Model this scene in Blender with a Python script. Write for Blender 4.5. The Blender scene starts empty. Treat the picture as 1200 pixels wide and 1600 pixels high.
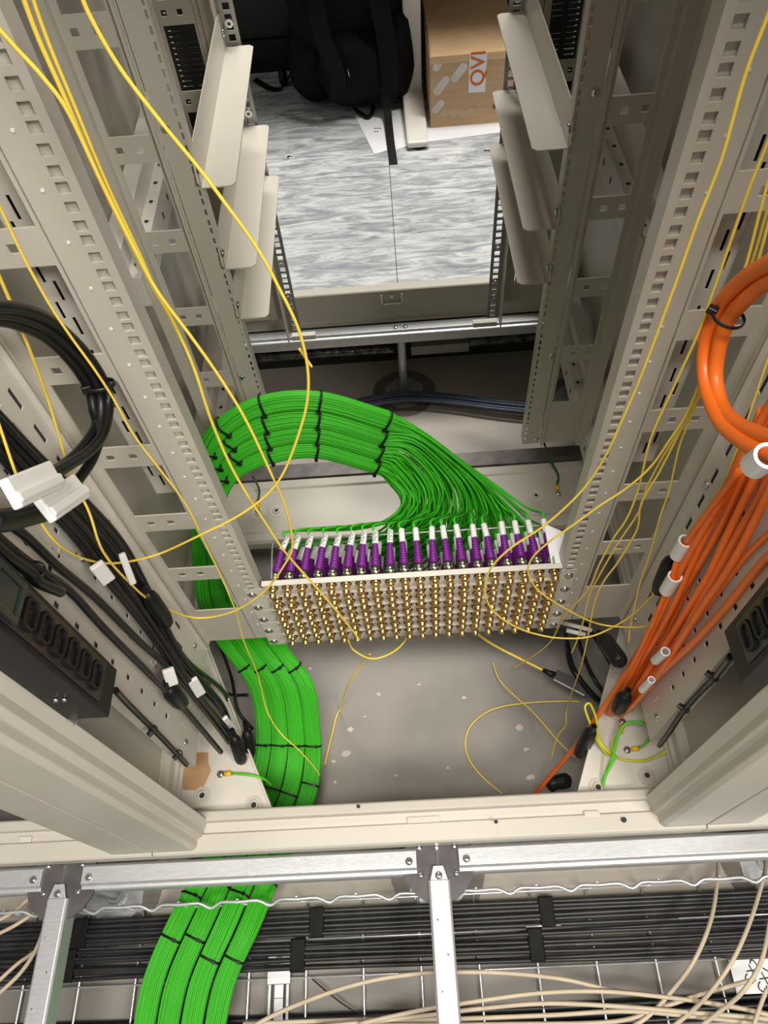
import bpy, bmesh, math, random
from mathutils import Vector, Matrix, Quaternion
random.seed(7)
scene = bpy.context.scene
col = scene.collection
PI = math.pi
V = Vector

# ---------------------------------------------------------------- camera, world, lights, exposure
CAM = V((0.0042206, -0.4958831, 1.2546668))
ROT = Matrix(((0.9973937, -0.0361280, -0.0624544),
              (-0.0644714, -0.8348705, -0.5466577),
              (-0.0323917, 0.5492595, -0.8350238)))      # rows: right, down, forward
FPX = 1137.05
cam_d = bpy.data.cameras.new('camera')
cam_o = bpy.data.objects.new('camera', cam_d)
col.objects.link(cam_o)
cam_d.sensor_fit = 'VERTICAL'
cam_d.sensor_height = 36.0
cam_d.lens = FPX / 1600 * 36.0
cam_d.clip_start = 0.02
right, down, fwd = (V(ROT[i]) for i in range(3))
m = Matrix((right, -down, -fwd)).transposed().to_4x4()
m.translation = CAM
cam_o.matrix_world = m
scene.camera = cam_o

scene.view_settings.view_transform = 'Standard'
scene.view_settings.look = 'None'
scene.view_settings.gamma = 1
scene.view_settings.use_curve_mapping = False
scene.view_settings.exposure = 0.04

w = bpy.data.worlds.new('world')
scene.world = w
w.use_nodes = True
w.node_tree.nodes['Background'].inputs[0].default_value = (1.0, 0.96, 0.9, 1)
w.node_tree.nodes['Background'].inputs[1].default_value = 0.2


def area(name, loc, target, sx, sy, power, colr):
    d = bpy.data.lights.new(name, 'AREA')
    d.shape = 'RECTANGLE'; d.size = sx; d.size_y = sy; d.energy = power; d.color = colr
    o = bpy.data.objects.new(name, d)
    col.objects.link(o)
    o.location = loc
    dr = V(target) - V(loc)
    o.rotation_euler = dr.to_track_quat('-Z', 'Y').to_euler()
    return o


area('ceiling_light_front', (-0.15, -0.92, 2.9), (0.0, -0.1, 0.0), 1.0, 0.4, 52, (1.0, 0.95, 0.87))
area('ceiling_light_right', (1.05, -1.5, 2.6), (-0.1, 0.1, 0.3), 0.9, 0.4, 56, (1.0, 0.95, 0.88))
area('ceiling_light_aisle', (0.45, 1.75, 2.8), (0.0, 1.0, 0.0), 1.7, 0.35, 88, (1.0, 0.97, 0.92))


# ---------------------------------------------------------------- pixels to points
def ray(px, py):
    c = V(((px - 600) / FPX, (py - 800) / FPX, 1.0))
    return ROT.transposed() @ c


def at(px, py, ax, val):
    """the point where the sight line of a photo pixel meets the plane ax = val"""
    d = ray(px, py)
    i = 'xyz'.index(ax)
    t = (val - CAM[i]) / d[i]
    return CAM + d * t


def near(px, py, y, xl=0.318):
    """point on plane y, kept inside the two side plates"""
    p = at(px, py, 'y', y)
    if abs(p.x) > xl:
        p = at(px, py, 'x', math.copysign(xl, p.x))
    return p


# ---------------------------------------------------------------- materials
def srgb(r, g, b):
    def f(c):
        c /= 255
        return c / 12.92 if c <= 0.04045 else ((c + 0.055) / 1.055) ** 2.4
    return (f(r), f(g), f(b))


MATS = {}


def mat(name, c, rough=0.5, metal=0.0, var=0.06, scale=30.0, stretch=(1, 1, 1), bump=0.0, bscale=200.0, spec=0.5, c2=None, trans=0.0):
    if name in MATS:
        return MATS[name]
    mt = bpy.data.materials.new(name)
    mt.use_nodes = True
    nt = mt.node_tree
    b = nt.nodes['Principled BSDF']
    tc = nt.nodes.new('ShaderNodeTexCoord')
    mp = nt.nodes.new('ShaderNodeMapping')
    mp.inputs['Scale'].default_value = stretch
    nt.links.new(tc.outputs['Object'], mp.inputs['Vector'])
    nz = nt.nodes.new('ShaderNodeTexNoise')
    nz.inputs['Scale'].default_value = scale
    nz.inputs['Detail'].default_value = 4
    nt.links.new(mp.outputs[0], nz.inputs['Vector'])
    rp = nt.nodes.new('ShaderNodeValToRGB')
    c2 = c2 or tuple(x * (1 - var * 2) for x in c)
    rp.color_ramp.elements[0].color = (*c2, 1)
    rp.color_ramp.elements[0].position = 0.35
    rp.color_ramp.elements[1].color = (*c, 1)
    rp.color_ramp.elements[1].position = 0.6
    nt.links.new(nz.outputs['Fac'], rp.inputs['Fac'])
    nt.links.new(rp.outputs['Color'], b.inputs['Base Color'])
    b.inputs['Roughness'].default_value = rough
    b.inputs['Metallic'].default_value = metal
    b.inputs['Specular IOR Level'].default_value = spec
    b.inputs['Transmission Weight'].default_value = trans
    if bump:
        n2 = nt.nodes.new('ShaderNodeTexNoise')
        n2.inputs['Scale'].default_value = bscale
        nt.links.new(mp.outputs[0], n2.inputs['Vector'])
        bp = nt.nodes.new('ShaderNodeBump')
        bp.inputs['Strength'].default_value = bump
        bp.inputs['Distance'].default_value = 0.002
        nt.links.new(n2.outputs['Fac'], bp.inputs['Height'])
        nt.links.new(bp.outputs[0], b.inputs['Normal'])
    MATS[name] = mt
    return mt


M_RACK = mat('rack_paint', (0.56, 0.525, 0.45), 0.42, var=0.02, scale=6)
M_PANEL = mat('panel_paint', (0.66, 0.62, 0.55), 0.4, var=0.02)
M_BRKT = mat('bracket_paint', (0.62, 0.58, 0.50), 0.38, var=0.02, scale=5)
M_GALV = mat('galvanised_steel', (0.60, 0.61, 0.62), 0.42, 0.55, var=0.05, scale=60, stretch=(1, 5, 5), bump=0.1)
M_GALV2 = mat('galvanised_bracket', (0.42, 0.42, 0.40), 0.4, 0.7, var=0.1)
M_ZINC = mat('zinc_screw', (0.78, 0.8, 0.82), 0.18, 1.0, var=0.1)
M_WIRE = mat('bright_wire', (0.85, 0.86, 0.87), 0.3, 0.6, var=0.05)
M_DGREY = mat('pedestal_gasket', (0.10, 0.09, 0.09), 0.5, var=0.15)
M_BLACK = mat('black_plastic', (0.007, 0.007, 0.008), 0.45, var=0.1, spec=0.35)
M_CABLEB = mat('black_jacket', (0.008, 0.008, 0.009), 0.38, var=0.2, spec=0.4)
M_CABLEG = mat('charcoal_jacket', (0.030, 0.029, 0.031), 0.4, var=0.2)
M_TIE = mat('tie_nylon', (0.008, 0.008, 0.009), 0.4, var=0.1)
M_GREEN = mat('green_jacket', srgb(64, 184, 38), 0.5, var=0.05, scale=20, spec=0.3)
M_YEL = mat('yellow_jacket', srgb(248, 218, 84), 0.38, var=0.04)
M_ORG = mat('orange_jacket', srgb(250, 120, 34), 0.38, var=0.05)
M_BEIGE = mat('beige_jacket', srgb(205, 190, 165), 0.45, var=0.05)
M_BLUE = mat('blue_grey_jacket', (0.07, 0.09, 0.15), 0.4, var=0.1)
M_PURP = mat('purple_boot', srgb(112, 22, 128), 0.45, var=0.08)
M_GOLD = mat('gold_plate', (0.86, 0.60, 0.24), 0.22, 1.0, var=0.1)
M_NICK = mat('nickel', (0.72, 0.66, 0.55), 0.2, 1.0, var=0.08)
M_SLEEVE = mat('white_sleeve', (0.80, 0.79, 0.76), 0.35, var=0.02)
M_INK = mat('black_ink', (0.02, 0.02, 0.02), 0.6, var=0.1)
M_LUGY = mat('yellow_insulator', srgb(240, 185, 30), 0.4, var=0.05)
M_LUGG = mat('green_earth', srgb(90, 200, 40), 0.4, var=0.05)
M_TAPE = mat('brown_tape', srgb(186, 148, 108), 0.45, var=0.08, scale=40)
M_CARD = mat('cardboard', srgb(198, 164, 124), 0.6, var=0.05, scale=12, stretch=(1, 1, 8))
M_CARDW = mat('white_print', (0.72, 0.66, 0.58), 0.5, var=0.08)
M_ORINK = mat('orange_print', srgb(214, 110, 20), 0.5, var=0.04)
M_PAPER = mat('paper', (0.86, 0.86, 0.88), 0.6, var=0.02)
M_DESK = mat('desk_leg_paint', (0.78, 0.75, 0.68), 0.4, var=0.02)
M_BAG = mat('backpack_nylon', (0.004, 0.004, 0.005), 0.75, var=0.3, scale=40, bump=0.3, bscale=500, spec=0.2)
M_STRAP = mat('webbing', (0.008, 0.008, 0.008), 0.7, var=0.2, stretch=(8, 1, 1), spec=0.3)
M_STAIN = mat('glue_stain', (0.22, 0.19, 0.165), 0.35, var=0.15, scale=14)
M_MESH = mat('black_perforated_steel', (0.012, 0.012, 0.012), 0.4, var=0.1)
M_SUB = mat('far_subfloor_rail', (0.20, 0.18, 0.17), 0.5, 0.4, var=0.15)
M_DUST = mat('plaster_crumb', (0.62, 0.55, 0.48), 0.8, var=0.1)


def concrete():
    mt = mat('subfloor_concrete', (0.30, 0.275, 0.245), 0.5, var=0.12, scale=5, bump=0.12, bscale=60)
    return mt


def paint_concrete():
    return mat('sealed_concrete', (0.50, 0.45, 0.385), 0.38, var=0.05, scale=6, bump=0.08, bscale=40)


def tile_mat():
    mt = bpy.data.materials.new('slate_vinyl')
    mt.use_nodes = True
    nt = mt.node_tree
    b = nt.nodes['Principled BSDF']
    tc = nt.nodes.new('ShaderNodeTexCoord')
    mp = nt.nodes.new('ShaderNodeMapping')
    mp.inputs['Scale'].default_value = (3.2, 16, 1)
    nt.links.new(tc.outputs['Object'], mp.inputs['Vector'])
    nz = nt.nodes.new('ShaderNodeTexNoise')
    nz.inputs['Scale'].default_value = 2.6
    nz.inputs['Detail'].default_value = 10
    nz.inputs['Roughness'].default_value = 0.7
    nz.inputs['Distortion'].default_value = 1.1
    nt.links.new(mp.outputs[0], nz.inputs['Vector'])
    rp = nt.nodes.new('ShaderNodeValToRGB')
    e = rp.color_ramp.elements
    e[0].position = 0.33; e[0].color = (*srgb(128, 130, 134), 1)
    e[1].position = 0.66; e[1].color = (*srgb(228, 228, 224), 1)
    k = e.new(0.46); k.color = (*srgb(166, 170, 174), 1)
    k = e.new(0.53); k.color = (*srgb(196, 199, 200), 1)
    nt.links.new(nz.outputs['Fac'], rp.inputs['Fac'])
    nt.links.new(rp.outputs[0], b.inputs['Base Color'])
    b.inputs['Roughness'].default_value = 0.4
    return mt


# ---------------------------------------------------------------- mesh builder
class MB:
    def __init__(self):
        self.v = []; self.f = []; self.s = []

    def add(self, vs, fs, smooth=False):
        n = len(self.v)
        self.v += [V(p) for p in vs]
        for f in fs:
            self.f.append([i + n for i in f]); self.s.append(smooth)
        return self

    def box(self, a, b):
        x0, y0, z0 = (min(a[i], b[i]) for i in range(3)); x1, y1, z1 = (max(a[i], b[i]) for i in range(3))
        return self.add([(x0, y0, z0), (x1, y0, z0), (x1, y1, z0), (x0, y1, z0), (x0, y0, z1), (x1, y0, z1), (x1, y1, z1), (x0, y1, z1)],
                        [(0, 3, 2, 1), (4, 5, 6, 7), (0, 1, 5, 4), (1, 2, 6, 5), (2, 3, 7, 6), (3, 0, 4, 7)])

    def obox(self, c, ax, ay, az):
        c = V(c); ax = V(ax); ay = V(ay); az = V(az)
        vs = []
        for k in (-1, 1):
            for j, i in ((-1, -1), (-1, 1), (1, 1), (1, -1)):
                vs.append(c + ax * i + ay * j + az * k)
        return self.add(vs, [(0, 3, 2, 1), (4, 5, 6, 7), (0, 1, 5, 4), (1, 2, 6, 5), (2, 3, 7, 6), (3, 0, 4, 7)])

    def prism(self, pts, d):
        """closed polygon pts extruded by vector d"""
        n = len(pts); d = V(d)
        vs = [V(p) for p in pts] + [V(p) + d for p in pts]
        fs = [tuple(range(n))[::-1], tuple(range(n, 2 * n))] + [(i, (i + 1) % n, n + (i + 1) % n, n + i) for i in range(n)]
        return self.add(vs, fs)

    def sheet(self, pts, t):
        """open polyline profile along x,z or any: list of quads strips"""
        return self

    def tube(self, pts, r, n=8, caps=True, ry=None, up=None):
        pts = [V(p) for p in pts]
        m_ = len(pts)
        base = len(self.v)
        T = []
        for i in range(m_):
            a = pts[max(0, i - 1)]; b = pts[min(m_ - 1, i + 1)]
            t = (b - a)
            T.append(t.normalized() if t.length > 1e-9 else (T[-1] if T else V((0, 0, 1))))
        u = V(up) if up else (V((0, 0, 1)) if abs(T[0].z) < 0.9 else V((1, 0, 0)))
        vs = []
        for i in range(m_):
            u = (u - T[i] * u.dot(T[i]))
            u = u.normalized() if u.length > 1e-6 else T[i].orthogonal().normalized()
            w_ = T[i].cross(u)
            rr = r[i] if isinstance(r, (list, tuple)) else r
            r2 = rr if ry is None else ry
            for k in range(n):
                a = 2 * PI * k / n
                vs.append(pts[i] + u * (math.cos(a) * rr) + w_ * (math.sin(a) * r2))
        fs = []
        for i in range(m_ - 1):
            for k in range(n):
                k2 = (k + 1) % n
                fs.append((i * n + k, i * n + k2, (i + 1) * n + k2, (i + 1) * n + k))
        self.add(vs, fs, True)
        if caps:
            self.f.append([base + k for k in range(n)][::-1]); self.s.append(False)
            self.f.append([base + (m_ - 1) * n + k for k in range(n)]); self.s.append(False)
        return self

    def cyl(self, p0, p1, r0, r1=None, n=12):
        return self.tube([p0, p1], [r0, r1 if r1 is not None else r0], n)

    def lathe(self, p, axis, prof, n=12):
        """prof: list of (distance along axis, radius)"""
        axis = V(axis).normalized(); p = V(p)
        u = axis.orthogonal().normalized(); w_ = axis.cross(u)
        vs = []
        for d, r in prof:
            for k in range(n):
                a = 2 * PI * k / n
                vs.append(p + axis * d + (u * math.cos(a) + w_ * math.sin(a)) * r)
        fs = [(i * n + k, i * n + (k + 1) % n, (i + 1) * n + (k + 1) % n, (i + 1) * n + k) for i in range(len(prof) - 1) for k in range(n)]
        b0 = len(self.v)
        self.add(vs, fs, True)
        self.f.append([b0 + k for k in range(n)][::-1]); self.s.append(False)
        self.f.append([b0 + (len(prof) - 1) * n + k for k in range(n)]); self.s.append(False)
        return self

    def ring(self, c, ax, ro, ri, h, n=24):
        ax = V(ax).normalized(); u = ax.orthogonal().normalized(); w_ = ax.cross(u); c = V(c)
        vs = []
        for d, r in ((0, ro), (h, ro), (h, ri), (0, ri)):
            for k in range(n):
                a = 2 * PI * k / n
                vs.append(c + ax * d + (u * math.cos(a) + w_ * math.sin(a)) * r)
        fs = [(i * n + k, i * n + (k + 1) % n, ((i + 1) % 4) * n + (k + 1) % n, ((i + 1) % 4) * n + k) for i in range(4) for k in range(n)]
        return self.add(vs, fs, False)

    def plate(self, u0, u1, v0, v1, holes, t, mp):
        """rectangular plate with rectangular holes; mp(u, v, w) -> 3D; w from 0 to t"""
        us = sorted({u0, u1} | {round(h[0], 6) for h in holes} | {round(h[1], 6) for h in holes})
        us = [u for u in us if u0 - 1e-9 <= u <= u1 + 1e-9]
        vs_ = sorted({v0, v1} | {round(h[2], 6) for h in holes} | {round(h[3], 6) for h in holes})
        vs_ = [v for v in vs_ if v0 - 1e-9 <= v <= v1 + 1e-9]
        nu, nv = len(us) - 1, len(vs_) - 1
        import bisect
        solid = [[True] * nv for _ in range(nu)]
        for h in holes:
            i0 = bisect.bisect_left(us, h[0] - 1e-6); i1 = bisect.bisect_left(us, h[1] - 1e-6)
            j0 = bisect.bisect_left(vs_, h[2] - 1e-6); j1 = bisect.bisect_left(vs_, h[3] - 1e-6)
            for i in range(i0, min(i1, nu)):
                for j in range(j0, min(j1, nv)):
                    solid[i][j] = False
        idx = {}
        vs = []; fs = []

        def g(i, j, k):
            if (i, j, k) not in idx:
                idx[(i, j, k)] = len(vs); vs.append(mp(us[i], vs_[j], t * k))
            return idx[(i, j, k)]
        for i in range(nu):
            for j in range(nv):
                if not solid[i][j]:
                    continue
                fs.append((g(i, j, 0), g(i, j + 1, 0), g(i + 1, j + 1, 0), g(i + 1, j, 0)))
                fs.append((g(i, j, 1), g(i + 1, j, 1), g(i + 1, j + 1, 1), g(i, j + 1, 1)))
                if i == 0 or not solid[i - 1][j]:
                    fs.append((g(i, j, 0), g(i, j, 1), g(i, j + 1, 1), g(i, j + 1, 0)))
                if i == nu - 1 or not solid[i + 1][j]:
                    fs.append((g(i + 1, j, 0), g(i + 1, j + 1, 0), g(i + 1, j + 1, 1), g(i + 1, j, 1)))
                if j == 0 or not solid[i][j - 1]:
                    fs.append((g(i, j, 0), g(i + 1, j, 0), g(i + 1, j, 1), g(i, j, 1)))
                if j == nv - 1 or not solid[i][j + 1]:
                    fs.append((g(i, j + 1, 0), g(i, j + 1, 1), g(i + 1, j + 1, 1), g(i + 1, j + 1, 0)))
        return self.add(vs, fs)

    def mesh(self, name, m_, off=V((0, 0, 0))):
        me = bpy.data.meshes.new(name)
        me.from_pydata([tuple(p - off) for p in self.v], [], self.f)
        me.polygons.foreach_set('use_smooth', self.s)
        me.materials.append(m_)
        me.update()
        return me


def wloc(o):
    l = V((0, 0, 0))
    while o is not None:
        l += o.location; o = o.parent
    return l


def tag(o, label=None, cat=None, group=None, kind=None):
    if label: o['label'] = label
    if cat: o['category'] = cat
    if group: o['group'] = group
    if kind: o['kind'] = kind
    return o


SPLIT = {'screw', 'latch_slot', 'frame_hole', 'ear', 'cage_nut', 'packing_tape', 'rail_hole', 'zip_pull', 'flap', 'foot_bracket', 'unit_marks', 'flange', 'shrink_sleeve_cable'}


def islands(mb):
    par = list(range(len(mb.v)))

    def fi(a):
        while par[a] != a:
            par[a] = par[par[a]]; a = par[a]
        return a
    for f in mb.f:
        for k in f[1:]:
            par[fi(k)] = fi(f[0])
    out = {}
    for f, sm in zip(mb.f, mb.s):
        r = fi(f[0])
        q, mp_ = out.setdefault(r, (MB(), {}))
        for k in f:
            if k not in mp_:
                mp_[k] = len(q.v); q.v.append(mb.v[k])
        q.f.append([mp_[k] for k in f]); q.s.append(sm)
    return [a for a, b in out.values()]


def obj(name, mb, m_, parent=None, bevel=0.0, loc=None):
    """one mesh object; vertices given in world coordinates"""
    if parent is not None and name in SPLIT:
        parts = islands(mb)
        if len(parts) > 1:
            for q in parts[1:]:
                obj_one(name, q, m_, parent, bevel, loc)
            return obj_one(name, parts[0], m_, parent, bevel, loc)
    return obj_one(name, mb, m_, parent, bevel, loc)


def obj_one(name, mb, m_, parent=None, bevel=0.0, loc=None):
    loc = V(loc) if loc is not None else V((0, 0, 0))
    off = (wloc(parent) if parent else V((0, 0, 0))) + loc
    o = bpy.data.objects.new(name, mb.mesh(name, m_, off))
    o.location = loc
    col.objects.link(o)
    o.parent = parent
    if bevel:
        b = o.modifiers.new('bevel', 'BEVEL'); b.width = bevel; b.segments = 2; b.limit_method = 'ANGLE'
        b.harden_normals = False
    return o


def thing(name, label, cat, loc=(0, 0, 0), group=None):
    o = bpy.data.objects.new(name, None)
    o.empty_display_size = 0.05
    col.objects.link(o)
    o.location = loc
    return tag(o, label, cat, group)


def struct(name, mb, m_, bevel=0.0):
    return tag(obj(name, mb, m_, None, bevel), kind='structure')


def crom(pts, n=8):
    """Catmull-Rom through the points"""
    P = [V(p) for p in pts]
    if len(P) < 3:
        return P
    P = [P[0] * 2 - P[1]] + P + [P[-1] * 2 - P[-2]]
    out = []
    for i in range(1, len(P) - 2):
        for k in range(n):
            t = k / n
            a, b, c, d = P[i - 1], P[i], P[i + 1], P[i + 2]
            out.append(0.5 * ((2 * b) + (c - a) * t + (2 * a - 5 * b + 4 * c - d) * t * t + (3 * b - a - 3 * c + d) * t ** 3))
    out.append(P[-2])
    return out


def zscrew(mb, p, ax, r=0.0055):
    mb.lathe(p, ax, [(0, r), (0.0015, r), (0.003, r * 0.75), (0.0035, r * 0.3)], 10)


# ---------------------------------------------------------------- structure: floor, subfloor, far wall
ZS = -0.24                                            # subfloor level; z = 0 is the top of the raised floor grid
mb = MB().box((-2.4, -2.2, ZS - 0.1), (2.4, -0.30, ZS))
mb.box((-2.4, -0.30, ZS - 0.1), (2.4, 3.4, ZS))
struct('floor_subfloor', mb, concrete())
# painted strips on the concrete seen under the front edge and behind
mb = MB().box((-2.4, -0.385, ZS), (2.4, -0.285, ZS + 0.0015))
mb.box((-0.80, 0.60, ZS), (0.80, 1.20, ZS + 0.0015))
struct('floor_sealed_strip', mb, paint_concrete())

M_TILE = tile_mat()
k = 0
for X0 in (-1.184, -0.584, 0.016, 0.616):
    for Y0 in (0.87, 1.47, 2.07, 2.67):
        mb = MB().box((X0 + 0.0008, max(Y0, 0.934) + 0.0008, 0.0), (X0 + 0.5992, Y0 + 0.5992, 0.035))
        o = struct('floor_tile', mb, M_TILE)
        k += 1
mb = MB().box((-2.2, 3.2, ZS), (2.2, 3.3, 2.6))
struct('wall_back', mb, mat('dark_wall', (0.05, 0.05, 0.055), 0.7))


# ---------------------------------------------------------------- raised floor grid
def stringer_x(x0, x1, y, label, nm='floor_stringer'):
    m2 = MB()
    prof = [(-0.019, -0.034), (-0.019, -0.004), (-0.015, 0.0), (0.009, 0.0), (0.012, -0.006), (0.017, -0.007), (0.019, -0.010), (0.019, -0.034)]
    prof = [(-a, b) for a, b in prof]
    m2.prism([(x0, y + a, b) for a, b in prof], (x1 - x0, 0, 0))
    t = thing(nm, label, 'floor stringer', ((x0 + x1) / 2, y, -0.034), 'galvanised floor stringers')
    obj('rail', m2, M_GALV, t, 0.0006)
    s = MB()
    for x in (x0 + 0.012, x1 - 0.012):
        zscrew(s, (x, y, 0.0), (0, 0, 1), 0.006)
    obj('screw', s, M_ZINC, t)
    return t


def stringer_y(x, y0, y1, label):
    m2 = MB()
    prof = [(-0.017, -0.036), (-0.017, -0.002), (-0.014, 0.001), (0.014, 0.001), (0.017, -0.002), (0.017, -0.036)]
    m2.prism([(x + a, y1 - 0.016, b) for a, b in prof], (0, y0 - y1 + 0.032, 0))
    # cut-in tongue
    m2.prism([(x - 0.014, y1 - 0.016, 0), (x + 0.014, y1 - 0.016, 0), (x + 0.008, y1 + 0.004, 0), (x - 0.008, y1 + 0.004, 0)], (0, 0, 0.002))
    t = thing('floor_stringer', label, 'floor stringer', (x, (y0 + y1) / 2, -0.036), 'galvanised floor stringers')
    obj('rail', m2, M_GALV, t, 0.0012)
    s = MB()
    zscrew(s, (x, y1 - 0.010, 0.002), (0, 0, 1), 0.006)
    for k_ in range(8):
        zscrew(s, (x + (0.006 if k_ % 2 else -0.006), y1 - 0.07 - k_ * 0.045, 0.0005), (0, 0, 1), 0.0016)
    obj('screw', s, M_ZINC, t)
    return t


GX, GY = 0.016, -0.328
for x0, lb in ((GX - 1.2, 'galvanised floor stringer under the far left edge of the front frame'),
               (GX - 0.6, 'long galvanised floor stringer crossing above the green bundles'),
               (GX, 'long galvanised floor stringer along the right half of the front frame')):
    stringer_x(x0 + 0.033, x0 + 0.567, GY, lb)
for x0, lb in ((GX - 1.2, 'galvanised floor stringer under the rear frame, left end'),
               (GX - 0.6, 'galvanised floor stringer under the rear frame, left of the far pedestal'),
               (GX, 'galvanised floor stringer under the rear frame, right of the far pedestal')):
    stringer_x(x0 + 0.0, x0 + 0.6, GY + 1.2, lb)
stringer_y(GX - 0.6, GY - 0.6, GY - 0.012, 'galvanised floor stringer running down the bottom left corner')
stringer_y(GX, GY - 0.6, GY - 0.012, 'galvanised floor stringer running down from the middle pedestal head')


def pedestal(x, y, label, head=True):
    t = thing('floor_pedestal', label, 'pedestal', (x, y, ZS), 'raised floor pedestals')
    m2 = MB()
    c = 0.052; q = 0.022
    pts = [(-c, -q), (-q, -c), (q, -c), (c, -q), (c, q), (q, c), (-q, c), (-c, q)]
    m2.prism([(x + a, y + b, ZS + 0.002) for a, b in pts], (0, 0, 0.003))
    m2.ring((x, y, ZS + 0.005), (0, 0, 1), 0.022, 0.017, 0.006)
    obj('base_plate', m2, M_GALV, t)
    obj('tube', MB().cyl((x, y, ZS + 0.004), (x, y, -0.012), 0.0105, n=16), M_GALV, t)
    if head:
        h = MB(); n = 28
        h.prism([(x + 0.056 * math.cos(2 * PI * i / n), y - 0.004 + 0.056 * math.sin(2 * PI * i / n), -0.012) for i in range(n)], (0, 0, 0.005))
        obj('head', h, M_DGREY, t)
        s = MB()
        s.box((x - 0.002, y - 0.03, -0.007), (x + 0.002, y + 0.03, -0.0055))
        for a in (35, 145, 215, 325):
            zscrew(s, (x + 0.034 * math.cos(math.radians(a)), y + 0.034 * math.sin(math.radians(a)), -0.007), (0, 0, 1), 0.005)
        obj('screw', s, M_ZINC, t)
    st = MB(); n = 36
    random.seed(int(x * 100) + 5)
    st.prism([(x + 0.085 * (1 + 0.06 * math.sin(3 * a) + random.uniform(-.02, .02)) * math.cos(a), y + 0.085 * math.sin(a), ZS + 0.0015) for a in [2 * PI * i / n for i in range(n)]], (0, 0, 0.0004))
    tag(obj('glue_stain', st, M_STAIN), 'dark glue stain on the concrete round the ' + ' '.join(label.split()[:1] + label.split()[-5:]), 'stain')


pedestal(GX - 0.6, GY, 'dark headed floor pedestal at the bottom left stringer')
pedestal(GX, GY, 'dark headed floor pedestal at the middle stringer')
pedestal(GX + 0.6, GY, 'shiny floor pedestal at the right edge')
pedestal(GX, GY + 1.2, 'distant thin floor pedestal under the rear frame', False)
pedestal(GX + 0.45, GY + 1.13, 'half hidden floor pedestal behind the right rail', False)

# ---------------------------------------------------------------- rack cabinet
ZT = 1.55  # rack height kept low so the added roofs shade the interior
rack = thing('rack_cabinet', 'open light grey equipment rack frame with side walls, base frame and corner posts', 'rack', (0, 0.3, 0))


def base_frame(x0, x1, side):
    m2 = MB()
    if side == 'front':
        prof = [(-0.245, 0.0), (-0.245, 0.040), (-0.248, 0.043), (-0.260, 0.043), (-0.262, 0.040), (-0.262, 0.030), (-0.277, 0.027), (-0.279, 0.033), (-0.304, 0.030), (-0.307, 0.027), (-0.307, 0.0)]
    else:
        prof = [(0.93, 0.0), (0.93, 0.088), (0.926, 0.091), (0.905, 0.091), (0.902, 0.088), (0.902, 0.010), (0.898, 0.006), (0.892, 0.006), (0.892, 0.0)]
    m2.prism([(x0, a, b) for a, b in prof], (x1 - x0, 0, 0))
    return m2


obj('front_base_frame', base_frame(-0.43, 0.43, 'front'), M_RACK, rack, 0.001)
obj('rear_base_frame', base_frame(-0.43, 0.43, 'rear'), M_RACK, rack, 0.001)
mb = MB()
for x0, x1 in ((-0.03, 0.022),):
    z = 0.0445
for (px, py) in ((560, 1260), (775, 1284)):
    p = at(px, py, 'z', 0.044)
    mb.cyl(p, p + V((0, 0, 0.0008)), 0.003, n=10)
for (px, py) in ((975, 1281), (305, 1273), (352, 1276)):
    p = at(px, py, 'z', 0.036)
    mb.cyl(p - V((0, 0, 0.001)), p + V((0, 0, 0.0008)), 0.004, n=10)
obj('frame_hole', mb, M_INK, rack)
# embossed latch slots in the recess of the front frame
mb = MB()
for px, py, wd in ((662, 1281, 0.026), (265, 1303, 0.02), (925, 1272, 0.012), (40, 1312, 0.01)):
    p = at(px, py, 'z', 0.031)
    mb.box((p.x - wd, p.y - 0.0045, 0.027), (p.x + wd, p.y + 0.0045, 0.0335))
obj('latch_slot', mb, M_PANEL, rack, 0.001)

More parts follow.
